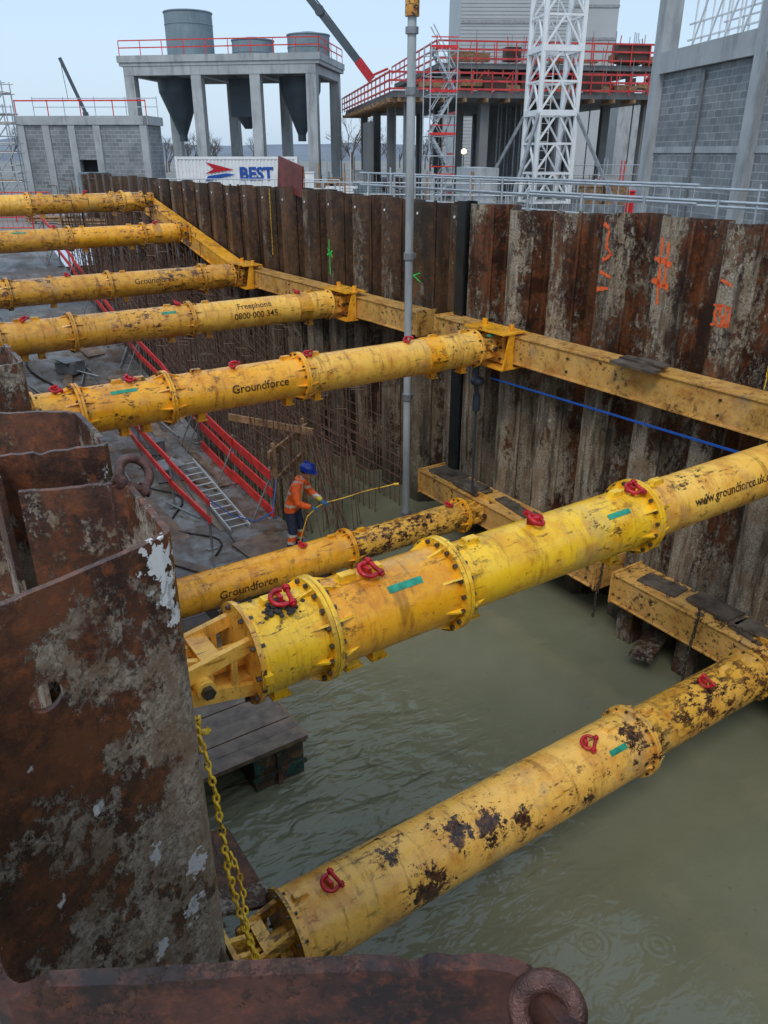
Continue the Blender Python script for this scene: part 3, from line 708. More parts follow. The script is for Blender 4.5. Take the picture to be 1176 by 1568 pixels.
mb=MB(); chain(mb,(9.0,5.4,1.5),(8.98,5.45,.0),.06,.012); chain(mb,(9.0,7.2,1.4),(8.98,7.25,.35),.06,.012); chain(mb,(9.0,4.5,1.5),(9.22,5.3,1.32),.06,.01)
mb.obj('waler_hanging_chain',[BOLT],rz=PIT)

def bow(mb,c,ax,up,R,r):
    c=Vector(c); ax=Vector(ax).normalized(); up=Vector(up); up=(up-ax*up.dot(ax)).normalized(); sd=ax.cross(up).normalized()
    n=30; m=12; vs=[]
    for i in range(n+1):
        t=math.radians(-50+280*i/n); rd=sd*math.cos(t)+up*math.sin(t)
        for j in range(m):
            q=2*math.pi*j/m; vs.append(c+rd*(R+r*math.cos(q))+ax*r*math.sin(q))
    mb.add(vs,[(i*m+j,(i+1)*m+j,(i+1)*m+(j+1)%m,i*m+(j+1)%m) for i in range(n) for j in range(m)],0,True)
    p=c-up*R*.95
    mb.cyl(p-sd*R*1.25,p+sd*R*1.25,r*.9,n=14)
    for s_ in(-1,1): mb.cyl(p+sd*s_*R*.55,p+sd*s_*R*.95,r*1.5,n=16)
mb=MB(); bow(mb,(.446,.350,6.548),(-.55,-.45,.50),(.25,.25,1),.031,.0125)
mb.obj('bow_shackle',[SHACK_RUST],rz=PIT)
mb=MB(); bow(mb,(.545,2.13,6.56),(.3,-.75,.6),(.4,.4,.5),.046,.014); mb.cyl((.47,2.12,6.55),(.47,2.12,6.2),.012,n=10); mb.obj('bow_shackle',[SHACK_RUST],rz=PIT)

mb=MB(); mb.beam((9.15,10.35,3.72),(7.75,4.45,4.38),.010,.028); mb.obj('blue_ratchet_strap',[ROPEB],rz=PIT)
mb=MB(); mb.path([(9.0,10.55,4.0),(8.95,10.5,3.6),(8.98,10.5,3.4)],.04,8); mb.cyl((8.98,10.5,3.4),(8.98,10.5,3.1),.07,n=12); mb.cyl((8.98,10.5,3.1),(8.99,10.5,1.5),.022,n=8); mb.sphere((8.98,10.5,3.65),.13,(1,1,.7)); mb.obj('hanging_chain_hoist',[simple('dark_blue_grey',(.03,.045,.06),.5)],rz=PIT)
mb=MB(); mb.cbox((9.42,7.3,ZU+.30),(.22,.7,.06),0,.1); mb.cbox((9.38,7.1,ZU+.345),(.12,.55,.03),0,-.1); mb.cbox((9.12,7.2,ZU+.30),(.20,.8,.04),0,-.05); mb.obj('packing_boards',[MUDTOP],rz=PIT)
mb=MB(); mb.beam((8.8,6.1,.28),(9.9,6.5,.28),.35,.06); mb.box((9.3,6.7,-.2),(9.6,7.0,.75)); mb.box((9.3,5.6,-.2),(9.6,5.85,.7)); mb.obj('waler_support_bracket',[RUST_END],rz=PIT)
mb=MB(); mb.plate([(1.3,ZL+.27),(1.85,ZL+.05),(1.87,ZL+.08),(1.32,ZL+.31)],4.65,5.7); mb.plate([(1.42,ZL-.35),(1.75,ZL-.35),(1.75,ZL+.2),(1.42,ZL+.45)],3.85,3.89); mb.obj('strut_foot_bracket',[RUST_END],rz=PIT)
e=empty('steel_plate_panel',rz=PIT); mb=MB(); mb.cbox((9.95,19.4,ZT+.30),(.04,1.35,.74),0,.0,Matrix.Rotation(.18,3,'X')); mb.obj('panel',[PLATE],e)
mb=MB(); mb.beam((9.95,19.3,ZT-.4),(9.95,19.3,ZT+.1),.06,.06); mb.beam((9.95,20.0,ZT-.4),(9.95,20.0,ZT+.1),.06,.06); mb.obj('clamps',[BOLT],e)

e=empty('tube_guardrail',rz=PIT); mb=MB()
for k in range(14):
    b_=12-k*1.4; mb.cyl((11.3,b_,GZ),(11.3,b_,6.75),.024,n=8); mb.cyl((11.3,b_,6.5),(12.0,b_,GZ),.02,n=6)
for z_ in(6.72,6.35,6.0): mb.cyl((11.33,12,z_),(11.33,-7,z_),.024,n=8)
for k in range(6):
    b_=14+k*1.1; mb.cyl((12.4,b_,GZ),(12.4,b_,6.9),.024,n=8)
for z_ in(6.9,6.6,6.3,6.0): mb.cyl((12.43,20,z_),(12.43,9,z_),.024,n=8); mb.cyl((13.6,20,z_-.1),(13.6,2,z_-.1),.024,n=8)
for k in range(40): mb.cyl((12.43,20-k*.28,6.0),(12.43,20-k*.28,6.9),.008,n=4)
for k in range(10): mb.cyl((13.6,20-k*1.9,4.4),(13.6,20-k*1.9,6.9),.024,n=6)
mb.obj('galvanised_tubes',[GALV],e)

# ---------------------------------------------------------------- people
SKIN=simple('skin',(.50,.29,.20),.5,0,.08,20); HIVIS=simple('orange_hi_vis',(.95,.13,.02),.6,0,.25,14); NAVY=simple('navy_workwear',(.025,.035,.07),.7,0,.3,14)
REFL=simple('reflective_tape',(.66,.68,.62),.3,.2,.1,10); HELM=simple('blue_helmet',(.01,.04,.30),.25,0,.05,5); GLOVE=simple('blue_glove',(.03,.14,.32),.7,0,.2,20); BOOT=simple('black_boot',(.02,.018,.015),.5); HIVY=simple('yellow_vest_panel',(.75,.62,.05),.6,0,.1,10)
HELW=simple('white_helmet',(.8,.8,.8),.3)
def skinmesh(name,V,E,Rr,parent,mats,subd=2,root=0):
    me=bpy.data.meshes.new(name); me.from_pydata(V,E,[]); o=bpy.data.objects.new(name,me); COL.objects.link(o); o.parent=parent
    o.modifiers.new('skin','SKIN')
    for i,r in enumerate(Rr):
        me.skin_vertices[0].data[i].radius=r if isinstance(r,tuple) else (r,r)
    me.skin_vertices[0].data[root].use_root=True
    s=o.modifiers.new('sub','SUBSURF'); s.levels=subd; s.render_levels=subd
    dg=bpy.context.evaluated_depsgraph_get(); dg.update()
    m2=bpy.data.meshes.new_from_object(o.evaluated_get(dg)); o.modifiers.clear(); o.data=m2
    m2.materials.clear()
    for m in mats: m2.materials.append(m)
    for p in m2.polygons: p.use_smooth=True
    return o
def person(name,loc,rz,pose,helm=HELM,jacket=HIVIS):
    e=empty(name,loc,rz)
    if pose=='lean':
        J=dict(pel=(0,0,.97),sp=(.06,0,1.15),ch=(.15,0,1.35),nk=(.23,0,1.50),hb=(.27,0,1.56),
          rs=(.15,-.19,1.41),re=(.20,-.27,1.14),rw=(.42,-.17,1.05),ls=(.17,.19,1.41),le=(.31,.24,1.16),lw=(.56,.06,1.10),
          rh=(-.01,-.10,.92),rk=(.05,-.13,.51),ra=(-.03,-.14,.11),rt=(.13,-.16,.05),lh=(.0,.10,.92),lk=(.12,.12,.51),la=(.06,.13,.11),lt=(.23,.15,.05))
    else:
        J=dict(pel=(0,0,.97),sp=(.0,0,1.16),ch=(.01,0,1.38),nk=(.02,0,1.52),hb=(.03,0,1.58),
          rs=(.0,-.20,1.43),re=(.0,-.26,1.14),rw=(.12,-.25,.92),ls=(.0,.20,1.43),le=(.0,.26,1.14),lw=(.12,.25,.92),
          rh=(0,-.10,.92),rk=(.03,-.12,.50),ra=(0,-.13,.11),rt=(.15,-.15,.05),lh=(0,.10,.92),lk=(.04,.12,.50),la=(0,.13,.11),lt=(.15,.15,.05))
    names=list(J); V=[J[k] for k in names]; ix={k:i for i,k in enumerate(names)}
    E=[('pel','sp'),('sp','ch'),('ch','nk'),('nk','hb'),('ch','rs'),('rs','re'),('re','rw'),('ch','ls'),('ls','le'),('le','lw'),('pel','rh'),('rh','rk'),('rk','ra'),('ra','rt'),('pel','lh'),('lh','lk'),('lk','la'),('la','lt')]
    rad=dict(pel=(.165,.13),sp=(.17,.14),ch=(.19,.155),nk=(.07,.07),hb=(.055,.055),rs=.10,re=.075,rw=.05,ls=.10,le=.075,lw=.05,rh=.12,rk=.09,ra=.075,rt=.055,lh=.12,lk=.09,la=.075,lt=.055)
    o=skinmesh('clothed_body',V,[(ix[a],ix[b]) for a,b in E],[rad[k] for k in names],e,[jacket,NAVY,REFL,BOOT,SKIN,HIVY],3)
    chz=J['ch'][2]; pz=J['pel'][2]
    for p in o.data.polygons:
        c=p.center; arm=abs(c.y)>.20 and c.z>.9
        if c.z<.16: m=3
        elif c.z<pz-.06 and not (c.x>.25 or arm):
            m=1
            if .28<c.z<.33 or .43<c.z<.48: m=2
            elif .33<=c.z<=.43: m=0
        elif c.z>chz+.155: m=4
        else:
            m=0
            if pz+.04<c.z<pz+.09 and not arm: m=2
            if chz-.08<c.z<chz-.03 and not arm: m=2
            if not arm and abs(abs(c.y)-.11)<.025 and c.z>pz+.1: m=2
            if not arm and pz+.09<c.z<chz-.06 and abs(c.y)<.08: m=5
        p.material_index=m
    hb=Vector(J['hb']); hc=hb+Vector((.05 if pose=='lean' else .02,0,.10)); h=MB()
    tl=.35 if pose=='lean' else 0.05
    h.sphere((0,0,0),.105,(.98,.78,1.18),20,14)
    h.sphere((.03,0,-.07),.07,(1,.8,.8),14,10)
    h.add([(.095,-.013,.02),(.095,.013,.02),(.128,0,-.022),(.098,-.018,-.03),(.098,.018,-.03)],[(0,1,2),(0,2,3),(1,4,2),(2,4,3)])
    for s_ in(-1,1): h.sphere((0,s_*.083,-.01),.026,(.6,.35,1.1),8,6); h.sphere((.088,s_*.034,.015),.011,(1,1,.7),8,6,1)
    h.cbox((.095,0,-.058),(.014,.045,.008),2)
    h.sphere((-.02,0,.0),.108,(1,.80,1.15),16,10,1,-.2)
    M=Matrix.Translation(hc)@Matrix.Rotation(tl,4,'Y')
    h.v=[tuple(M@Vector(v)) for v in h.v]; h.obj('head',[SKIN,BOOT,simple('lips',(.35,.13,.1),.5)],e)
    g=MB(); g.sphere((-.005,0,.045),.135,(1.1,.92,.98),24,10,0,0.0)
    g.cyl((0,0,.040),(0,0,.050),.145,n=28); g.cbox((.13,0,.044),(.10,.16,.012)); g.cbox((-.01,0,.175),(.2,.03,.02))
    g.v=[tuple(M@Vector(v)) for v in g.v]; g.obj('safety_helmet',[helm],e)
    c=MB(); c.torus(Vector(J['nk'])+Vector((-.02,0,.0)),(.3,0,1),.08,.04,18,8); c.obj('jacket_collar',[jacket],e)
    for w,el in(('rw','re'),('lw','le')):
        p=Vector(J[w]); d=(p-Vector(J[el])).normalized(); up=Vector((0,0,1)); sd=d.cross(up).normalized(); un=sd.cross(d)
        Vv=[p,p+d*.045,p+d*.085]; Ee=[(0,1),(1,2)]; Rr=[(.026,.022),(.036,.020),(.038,.018)]
        sg=1 if w=='rw' else -1
        for k,(o_,ln) in enumerate(((-.030,.062),(-.011,.074),(.010,.070),(.030,.055))):
            b0=p+d*.088+sd*o_; q1=b0+d*ln*.4; q2=q1+d*ln*.25-un*ln*.35; q3=q2-un*ln*.2-d*ln*.3
            i0=len(Vv); Vv+=[b0,q1,q2,q3]; Ee+=[(2,i0),(i0,i0+1),(i0+1,i0+2),(i0+2,i0+3)]; Rr+=[.010,.0095,.009,.008]
        b0=p+d*.03-sd*sg*.034; i0=len(Vv); Vv+=[b0,b0+d*.03-sd*sg*.014-un*.01,b0+d*.055-sd*sg*.006-un*.03]; Ee+=[(1,i0),(i0,i0+1),(i0+1,i0+2)]; Rr+=[.013,.011,.010]
        skinmesh('gloved_hand',Vv,Ee,Rr,e,[GLOVE],1)
    return e
W=person('construction_worker',(-1.68,12.78,.62),math.radians(-10),'lean')
mb=MB()
pts=[(.50,-.115,1.03),(.64,.05,1.07)]+[(.64+.125*k,.05+.065*k,1.07+.022*k-.010*math.sin(k*.9)) for k in range(1,10)]
mb.path(pts,.010,8); q=pts[-1]; mb.cyl(q,(q[0]+.09,q[1]+.04,q[2]),.026,n=8); mb.path([(.50,-.115,1.03),(.36,-.25,.9),(.25,-.35,.5),(.3,-.5,.1),(.8,-.5,.03)],.010,6)
mb.obj('water_hose_and_nozzle',[CHAINY],W)
for (x,y_,r_) in((-16.4,62,.5),(-17.6,63,2.5),(13.4,52,3.0),(-25.5,44,1.0),(16.5,50,1.0)):
    person('construction_worker',(x,y_,GZ),r_,'stand',HELW)

# ---------------------------------------------------------------- background
def rail(mb,p0,p1,h=1.1,n=None,mat=0,levels=(1.05,.55),post=.05,r=.05):
    p0=Vector(p0);p1=Vector(p1); L=(p1-p0).length; n=n or max(1,int(L/1.8))
    for i in range(n+1):
        q=p0.lerp(p1,i/n); mb.beam(q,q+Vector((0,0,h)),post,post,mat)
    for l in levels: mb.beam(p0+Vector((0,0,l)),p1+Vector((0,0,l)),r,r*1.6,mat)

e=empty('concrete_silo_building',(-5.3,70,GZ),math.radians(-9))
mb=MB(); D=8.5; Ht=9.0
for x in(-15.6,-9.9,-5.0,-.4):
    for y_ in(0,D): mb.box((x-.42,y_-.42,0),(x+.42,y_+.42,Ht+.9 if y_==0 else Ht))
for y_ in(-.1,D+.1): mb.box((-16,y_-.35,Ht-.3),(0,y_+.35,Ht+.35))
for x in(-15.7,-9.9,-5.0,-.3): mb.box((x-.3,-.1,Ht-.302),(x+.3,D,Ht+.30))
mb.box((-16.3,-.5,Ht+.36),(.3,D+.5,Ht+.62)); mb.box((-16.4,-.6,Ht+.62),(.4,-.3,Ht+1.1))
mb.box((.1,-.2,Ht+.62),(.4,D+.5,Ht+1.1))
mb.obj('concrete_frame',[CONC],e)
mb=MB()
rail(mb,(-16.2,-.4,Ht+1.1),(.3,-.4,Ht+1.1),1.0); rail(mb,(.3,-.4,Ht+1.1),(.3,D,Ht+1.1),1.0); mb.obj('red_guardrail',[REDBAR],e)
mb=MB()
for cx,r,zt in((-12.0,1.98,13.6),(-6.5,1.75,11.5),(-1.7,1.75,11.8)):
    mb.cyl((cx,4.5,Ht+.6),(cx,4.5,zt),r,n=40); mb.cyl((cx,4.5,zt),(cx,4.5,zt+.25),r,r*.35,n=40); mb.torus((cx,4.5,zt),(0,0,1),r,.07,40,6)
    mb.torus((cx,4.5,zt-.9),(0,0,1),r,.04,40,6)
mb.obj('silos',[SILO],e)
mb=MB()
for cx in(-13.0,-2.3): mb.cyl((cx,3.5,Ht-.3),(cx,3.5,Ht-1.3),1.75,1.7,n=32); mb.cyl((cx,3.5,Ht-1.3),(cx,3.5,4.4),1.7,.35,n=32); mb.cyl((cx,3.5,4.4),(cx,3.5,3.9),.35,n=20)
mb.box((-8.4,3.2,Ht-3.2),(-6.2,5.4,Ht-.3)); mb.cyl((-7.3,4.3,Ht-3.2),(-7.3,4.3,4.9),.9,.3,n=24)
mb.obj('discharge_hoppers',[SILOD],e)

e=empty('blockwork_building',(-14.9,54,GZ),math.radians(-3))
mb=MB()
mb.box((-8.0,0,0),(-4.55,3,4.6)); mb.box((-3.35,0,0),(0,3,4.6)); mb.box((-4.55,0,2.6),(-3.35,3,4.6)); mb.obj('block_walls',[BLOCK],e)
mb=MB(); mb.box((-4.55,.6,0),(-3.35,.7,2.6)); mb.obj('dark_doorway',[DARK],e)
mb=MB()
for x in(-8.0,-6.4,-4.75,-3.15,-.15): mb.box((x-.22,-.08,0),(x+.22,.25,4.9))
mb.box((-8.3,-.12,4.6),(.15,.3,5.1)); mb.box((-.1,-.12,4.6),(.2,3,5.1)); mb.box((-8.2,.3,4.61),(.1,3,4.9)); mb.obj('precast_columns_and_beams',[CONC],e)
mb=MB(); rail(mb,(-8.2,.1,5.1),(.1,.1,5.1),.9,None,0,(.85,)); mb.obj('roof_guardrail',[REDBAR],e)
mb=MB(); rail(mb,(-8.1,2.4,4.9),(.1,2.4,4.9),1.4,None,0,(1.3,.8),.04,.03); mb.obj('grey_guardrail',[GALV],e)

def scaffold(name,loc,rz,nx,ny,nz,dx,dy,dz,mat=GALV,r=.03,diag=True):
    e=empty(name,loc,rz); mb=MB()
    for i in range(nx+1):
        for j in range(ny+1): mb.cyl((i*dx,j*dy,0),(i*dx,j*dy,nz*dz+.6),r,n=6)
    for k in range(1,nz+1):
        for j in range(ny+1):
            mb.cyl((-.2,j*dy,k*dz),(nx*dx+.2,j*dy,k*dz),r,n=6); mb.cyl((-.2,j*dy,k*dz+.5),(nx*dx+.2,j*dy,k*dz+.5),r,n=6)
        for i in range(nx+1): mb.cyl((i*dx,-.2,k*dz),(i*dx,ny*dy+.2,k*dz),r,n=6)
    if diag:
        for k in range(nz):
            for i in range(nx): mb.cyl((i*dx,0,(k+(i%2))*dz),(i*dx+dx,0,(k+1-(i%2))*dz),r,n=6)
    mb.obj('tubes',[mat],e)
    b=MB()
    for k in range(1,nz+1): b.box((0,.05,k*dz+.04),(nx*dx,ny*dy-.05,k*dz+.08))
    b.obj('boards',[TIMBER if mat!=WHITE else GALVD],e)
    return e
scaffold('scaffolding',(-28,48,GZ),.05,5,1,4,1.4,1.2,1.5,GALV,.035)
scaffold('scaffolding',(-33,56,GZ),.0,5,1,3,1.7,1.2,1.75,GALV,.035)

e=empty('building_under_construction',(1.1,55,GZ),math.radians(9))
mb=MB(); SL=6.15; UP=1.75
mb.prism([(-.6,-.4),(18.4,-.4),(18.4,26),(-.6,26)],SL,SL+.38)
mb.prism([(2.6,1.2),(17.8,1.2),(17.8,18),(2.6,18)],SL+UP,SL+UP+.3)
mb.obj('concrete_slabs',[CONCD],e)
mb=MB()
for x in(.6,5.6,10.8,16.8):
    for y_ in(.8,7.5,14.5,22): mb.box((x-.28,y_-.28,0),(x+.28,y_+.28,SL))
for x in(4,9,14):
    for y_ in(2.0,9.5): mb.box((x-.2,y_-.2,SL+.38),(x+.2,y_+.2,SL+UP))
mb.box((8.2,10,0),(12,10.3,SL)); mb.box((-.6,10,0),(-.35,14,SL-1)); mb.box((13.5,15,0),(17,15.3,SL))
mb.obj('concrete_columns',[CONCD],e)
mb=MB()
for k in range(13): mb.beam((-1.0+.0,-.2+k*2.1,SL-.14),(1.3,-.2+k*2.1,SL-.14),.12,.22)
for k in range(14): mb.beam((-.3+k*1.4,-1.0,SL-.14),(-.3+k*1.4,1.0,SL-.14),.12,.22)
for k in range(20): mb.cbox((rnd.uniform(1,17),rnd.uniform(0,1.1),SL+rnd.uniform(.6,.9)),(rnd.uniform(.5,1.6),.4,rnd.uniform(.1,.5)))
for k in range(16): mb.cbox((rnd.uniform(4,17.5),rnd.uniform(1.4,2.4),SL+UP+.4+rnd.uniform(.1,.4)),(rnd.uniform(.5,1.6),.4,rnd.uniform(.1,.6)))
mb.obj('timber_formwork',[TIMBER],e)
mb=MB()
rail(mb,(-.9,-.8,SL+.2),(18.6,-.8,SL+.2),1.25,15,0,(.25,.7,1.15),.07,.07)
rail(mb,(-.9,-.8,SL+.2),(-.9,26,SL+.2),1.25,14,0,(.25,.7,1.15),.07,.07)
rail(mb,(2.4,1.0,SL+UP+.25),(18,1.0,SL+UP+.25),1.3,12,0,(.3,.8,1.25),.07,.065)
rail(mb,(2.4,1.0,SL+UP+.25),(2.4,18,SL+UP+.25),1.3,9,0,(.3,.8,1.25),.07,.065)
for k in range(18):
    x=1+k*.98; mb.beam((x,1.3,SL+.4),(x,1.3,SL+UP),.08,.08)
for k in range(9): mb.beam((1+k*1.9,1.25,SL+.7),(1.9+k*1.9,1.25,SL+UP-.1),.06,.06)
for k in range(16): mb.beam((3+k*.95,3,SL+UP+.3),(3+k*.95+rnd.uniform(-.3,.3),3,SL+UP+rnd.uniform(1.3,2.4)),.05,.05)
mb.obj('red_edge_protection',[simple('red_formwork_paint',(.50,.045,.04),.5,0,.35,3)],e)
mb=MB()
for k in range(30):
    x=rnd.uniform(3,17.5); y_=rnd.uniform(1.5,6); mb.cyl((x,y_,SL+UP+.3),(x,y_,SL+UP+rnd.uniform(1.2,2.6)),.025,n=5)
for k in range(22):
    x=rnd.uniform(0,17); y_=rnd.uniform(2,12); mb.cyl((x,y_,0),(x,y_,SL),.05,n=6)
for k in range(14):
    x=rnd.uniform(0,17); mb.cyl((x,.5,SL+.3),(x,.5,SL+rnd.uniform(1.5,2.6)),.025,n=5)
mb.obj('steel_props',[GALVD],e)
mb=MB(); mb.box((5.2,-.5,SL+.5),(6.6,.3,SL+1.2)); mb.box((11.6,-.6,SL+.5),(12.9,.2,SL+1.5)); mb.box((14.5,1.1,SL+2.3),(16.8,2.1,SL+3.3)); mb.box((7.0,1.2,SL+2.2),(8.0,2.0,SL+3.0))
for k in range(12): x=1+k*1.45; mb.box((x,1.5,SL+.4),(x+rnd.uniform(.5,1.1),1.7,SL+rnd.uniform(.9,UP)))
mb.obj('formwork_panels',[simple('dark_formwork',(.07,.04,.028),.6)],e)
e2=empty('work_lamp',(5.6,60,GZ)); mb=MB(); mb.cyl((0,0,0),(0,0,3.0),.04,n=8); mb.cbox((0,0,3.05),(.4,.25,.3)); mb.obj('stand',[GALVD],e2)
t=NT('lamp_glow'); t.b.inputs['Emission Color'].default_value=(1,.70,.38,1); t.b.inputs['Emission Strength'].default_value=6; LG=t.done((.9,.8,.6),.5)
mb=MB(); mb.sphere((0,-.2,3.1),.17,(1,.4,1)); mb.obj('lamp_head',[LG],e2)

e=empty('scaffold_stair_tower',(2.35,44.5,GZ),.1); mb=MB(); rd=MB()
for x in(0,1.35):
    for y_ in(0,2.4): mb.cyl((x,y_,0),(x,y_,8.0),.035,n=6)
for k in range(9):
    z_=k*.95
    for y_ in(0,2.4): mb.cyl((0,y_,z_),(1.35,y_,z_),.025,n=6)
    for x in(0,1.35): mb.cyl((x,0,z_),(x,2.4,z_),.025,n=6)
for k in range(4):
    z0=k*1.95; a,b_=(0.1,1.25) if k%2==0 else (1.25,.1)
    for y_ in(.1,1.0): mb.beam((a,y_,z0+.1),(b_,y_,z0+1.9),.04,.12); mb.beam((a,y_,z0+1.1),(b_,y_,z0+2.9),.04,.05)
    for j in range(8): f=j/8; mb.cbox((a+(b_-a)*f,.55,z0+.15+1.8*f),(.22,.85,.03))
    rd.beam((0,-.03,z0+1.95),(1.35,-.03,z0+1.95),.05,.12); rd.beam((0,-.03,z0+2.35),(1.35,-.03,z0+2.35),.03,.05); rd.beam((1.38,0,z0+1.0),(1.38,2.4,z0+1.0),.04,.1)
mb.obj('frame_and_treads',[GALV],e); rd.obj('red_guard_boards',[REDBAR],e)

e=empty('tower_crane',(7.95,41.5,GZ),math.radians(10)); mb=MB(); w=.92; n=22; ph=1.30; z0=.8
for sx in(-w,w):
    for sy in(-w,w): mb.beam((sx,sy,0),(sx,sy,z0+n*ph),.17,.17)
C=[(-w,-w),(w,-w),(w,w),(-w,w)]
for k in range(n):
    za=z0+k*ph; zb=za+ph
    for i in range(4):
        p,q=C[i],C[(i+1)%4]
        mb.beam((*p,za),(*q,za),.09,.09)
        mid_=((p[0]+q[0])/2,(p[1]+q[1])/2)
        mb.beam((*p,za),(*mid_,zb),.08,.08); mb.beam((*q,za),(*mid_,zb),.08,.08)
        if k==3 or k%6==5: mb.beam((*p,za+.001),(*q,za+.001),.2,.24)
for k in range(0,n,2):
    mb.beam((-.25,.5,z0+k*ph),(-.25,.5,z0+(k+2)*ph),.04,.04); mb.beam((.15,.5,z0+k*ph),(.15,.5,z0+(k+2)*ph),.04,.04)
for k in range(70): mb.beam((-.25,.5,z0+.3+k*.4),(.15,.5,z0+.3+k*.4),.025,.025)
mb.obj('lattice_mast',[WHITE],e)
mb=MB()
for sx in(-1,1):
    for sy in(-1,1):
        mb.beam((sx*w,sy*w,4.7),(sx*2.7,sy*2.7,.5),.14,.14)
mb.beam((-2.9,-2.9,.55),(2.9,2.9,.55),.4,.4); mb.beam((-2.9,2.9,.552),(2.9,-2.9,.552),.4,.4)
mb.obj('cross_base_and_stays',[GALVD],e)
mb=MB()
for sx in(-1,1):
    for sy in(-1,1): mb.cbox((sx*2.8,sy*2.8,.17),(1.2,1.2,.35))
for i in range(4): mb.cbox((-4.0+i*.02,-1.5,.3+i*.6),(1.1,3.2,.58))
mb.obj('ballast_blocks',[CONC],e)

e=empty('precast_frame_building',(10.1,33,GZ),math.radians(-82.4)); mb=MB(); L=24
mb.box((.3,.10,0),(L,.32,5.6)); mb.box((.0,.3,0),(.25,14,5.6)); mb.obj('block_walls',[BLOCK],e)
mb=MB()
for x in(.25,7.1,14,21): mb.box((x-.30,-.14,0),(x+.30,.5,13))
mb.box((-.06,-.10,5.62),(L,.45,6.30)); mb.box((0.0,.06,3.0),(L,.34,3.2)); mb.box((8,-.08,6.31),(L,.35,13)); mb.box((-.1,.5,5.62),(.3,14,6.30))
mb.box((0.3,.5,5.65),(L,14,5.9)); mb.box((-.05,-.09,12.2),(L,.4,12.9))
mb.obj('precast_concrete_frame',[CONC],e)
mb=MB()
for k in range(11): x=.8+k*.6; mb.beam((x,.9,5.9),(x,.9,11),.05,.05)
for z_ in(6.7,7.2,8.0,8.6,9.4): mb.beam((.4,.9,z_),(6.8,.9,z_),.05,.05); mb.beam((.4,2.2,z_+.1),(6.8,2.2,z_+.1),.05,.05)
for k in range(6): x=.6+k*1.1; mb.beam((x,.85,6),(x+1.1,.85,8),.05,.05); mb.beam((x,2.2,5.9),(x,2.2,11),.05,.05); mb.beam((x,.9,8),(x,4.5,8),.05,.05); mb.beam((x,.9,9.6),(x,4.5,9.6),.05,.05)
mb.obj('white_rebar_lattice',[WHITE],e)
mb=MB(); mb.cyl((3.7,.02,0),(3.7,.02,5.5),.05,n=8); mb.cyl((8.6,.02,0),(8.6,.02,5.5),.04,n=8); mb.obj('movement_joints',[CONCD],e)

e=empty('clad_industrial_building',(9.5,112,GZ),0.02); mb=MB()
mb.box((0,0,0),(13.5,16,24)); mb.box((13.6,2,0),(20,16,20.5)); mb.obj('cladding',[CLAD],e)
mb=MB()
for k in range(60): mb.box((-.03,-.04,k*.4),(13.55,-.005,k*.4+.05))
for z_ in(17.5,20.8): mb.box((-.06,-.10,z_),(13.6,-.041,z_+.35))
for z_ in(16,19.5): mb.box((13.65,1.9,z_),(20.05,1.99,z_+.3))
mb.obj('cladding_ribs',[simple('grey_cladding_dark',(.27,.28,.285),.6)],e)
e=empty('concrete_industrial_building',(-8,150,GZ)); mb=MB(); mb.box((18,0,0),(42,14,15)); mb.box((43,-20,0),(80,6,10)); mb.obj('walls',[CONC],e)
mb=MB()
for i in range(10): mb.box((20+i*2.2,-.05,10.5),(21.4+i*2.2,-.01,12))
mb.obj('windows',[DARK],e)

e=empty('shipping_container',(-16.3,66.5,GZ+.1),0.02); mb=MB(); x=0
mb.box((0,.05,.0),(9.4,2.4,2.6))
while x<9.3: mb.box((x,0,.15),(x+.14,.052,2.45)); x+=.28
mb.box((-.05,-.03,2.45),(9.45,.06,2.64)); mb.box((-.05,-.03,-.02),(9.45,.06,.15)); mb.box((-.08,-.04,-.03),(.1,.1,2.65)); mb.box((9.3,-.04,-.03),(9.5,.1,2.65))
mb.obj('corrugated_body',[WHITE],e)
V,F=letters('BEST',1.25,.05); mb=MB(); mb.add([(4.9+v.x,-.045,1.0+v.y) for v in V],F); mb.obj('blue_lettering',[simple('container_blue',(.01,.07,.33),.5)],e,fix=False)
mb=MB(); mb.add([(2.2,-.047,1.4),(4.5,-.047,1.7),(2.3,-.047,2.25),(2.9,-.047,1.75)],[(0,1,2,3)]); mb.obj('red_chevron',[RED],e,fix=False)
mb=MB(); mb.add([(2.2,-.045,.85),(4.6,-.045,1.35),(3.9,-.045,1.45),(2.4,-.045,1.25)],[(0,1,2,3)]); mb.obj('blue_swoosh',[bpy.data.materials['container_blue']],e,fix=False)

def clutter(name,x0,x1,y0,y1,n,mats,hmax=1.2,seed=1):
    r=random.Random(seed); mb=MB()
    for i in range(n):
        x=r.uniform(x0,x1); y_=r.uniform(y0,y1); k=r.randrange(len(mats)); t=r.random(); h=r.uniform(.3,hmax)
        if t<.4:
            for q in range(r.randint(2,6)): mb.cbox((x+r.uniform(-.05,.05),y_,GZ+.1+q*.16),(r.uniform(1.6,2.6),1.0,.12),k,r.uniform(-.1,.1))
        elif t<.75:
            for q in range(8): mb.cyl((x-1.2,y_+.12*(q%4),GZ+.15+.13*(q//4)),(x+1.2,y_+.12*(q%4),GZ+.15+.13*(q//4)),.055,n=8,mat=k)
            for s_ in(-1,1): mb.beam((x+s_*1,y_-.1,GZ),(x+s_*1,y_-.1,GZ+h+.6),.06,.06,k); mb.beam((x+s_*1,y_+.6,GZ),(x+s_*1,y_+.6,GZ+h+.6),.06,.06,k)
        else:
            mb.box((x-.6,y_-.5,GZ),(x+.6,y_+.5,GZ+h*.7),k); mb.box((x-.65,y_-.55,GZ+h*.7),(x+.65,y_+.55,GZ+h*.7+.06),k)
    return mb.obj(name,mats)
clutter('stacked_building_materials',-6,2,60,80,28,[GALV,SILO,TIMBER,WHITE],2.8,3)
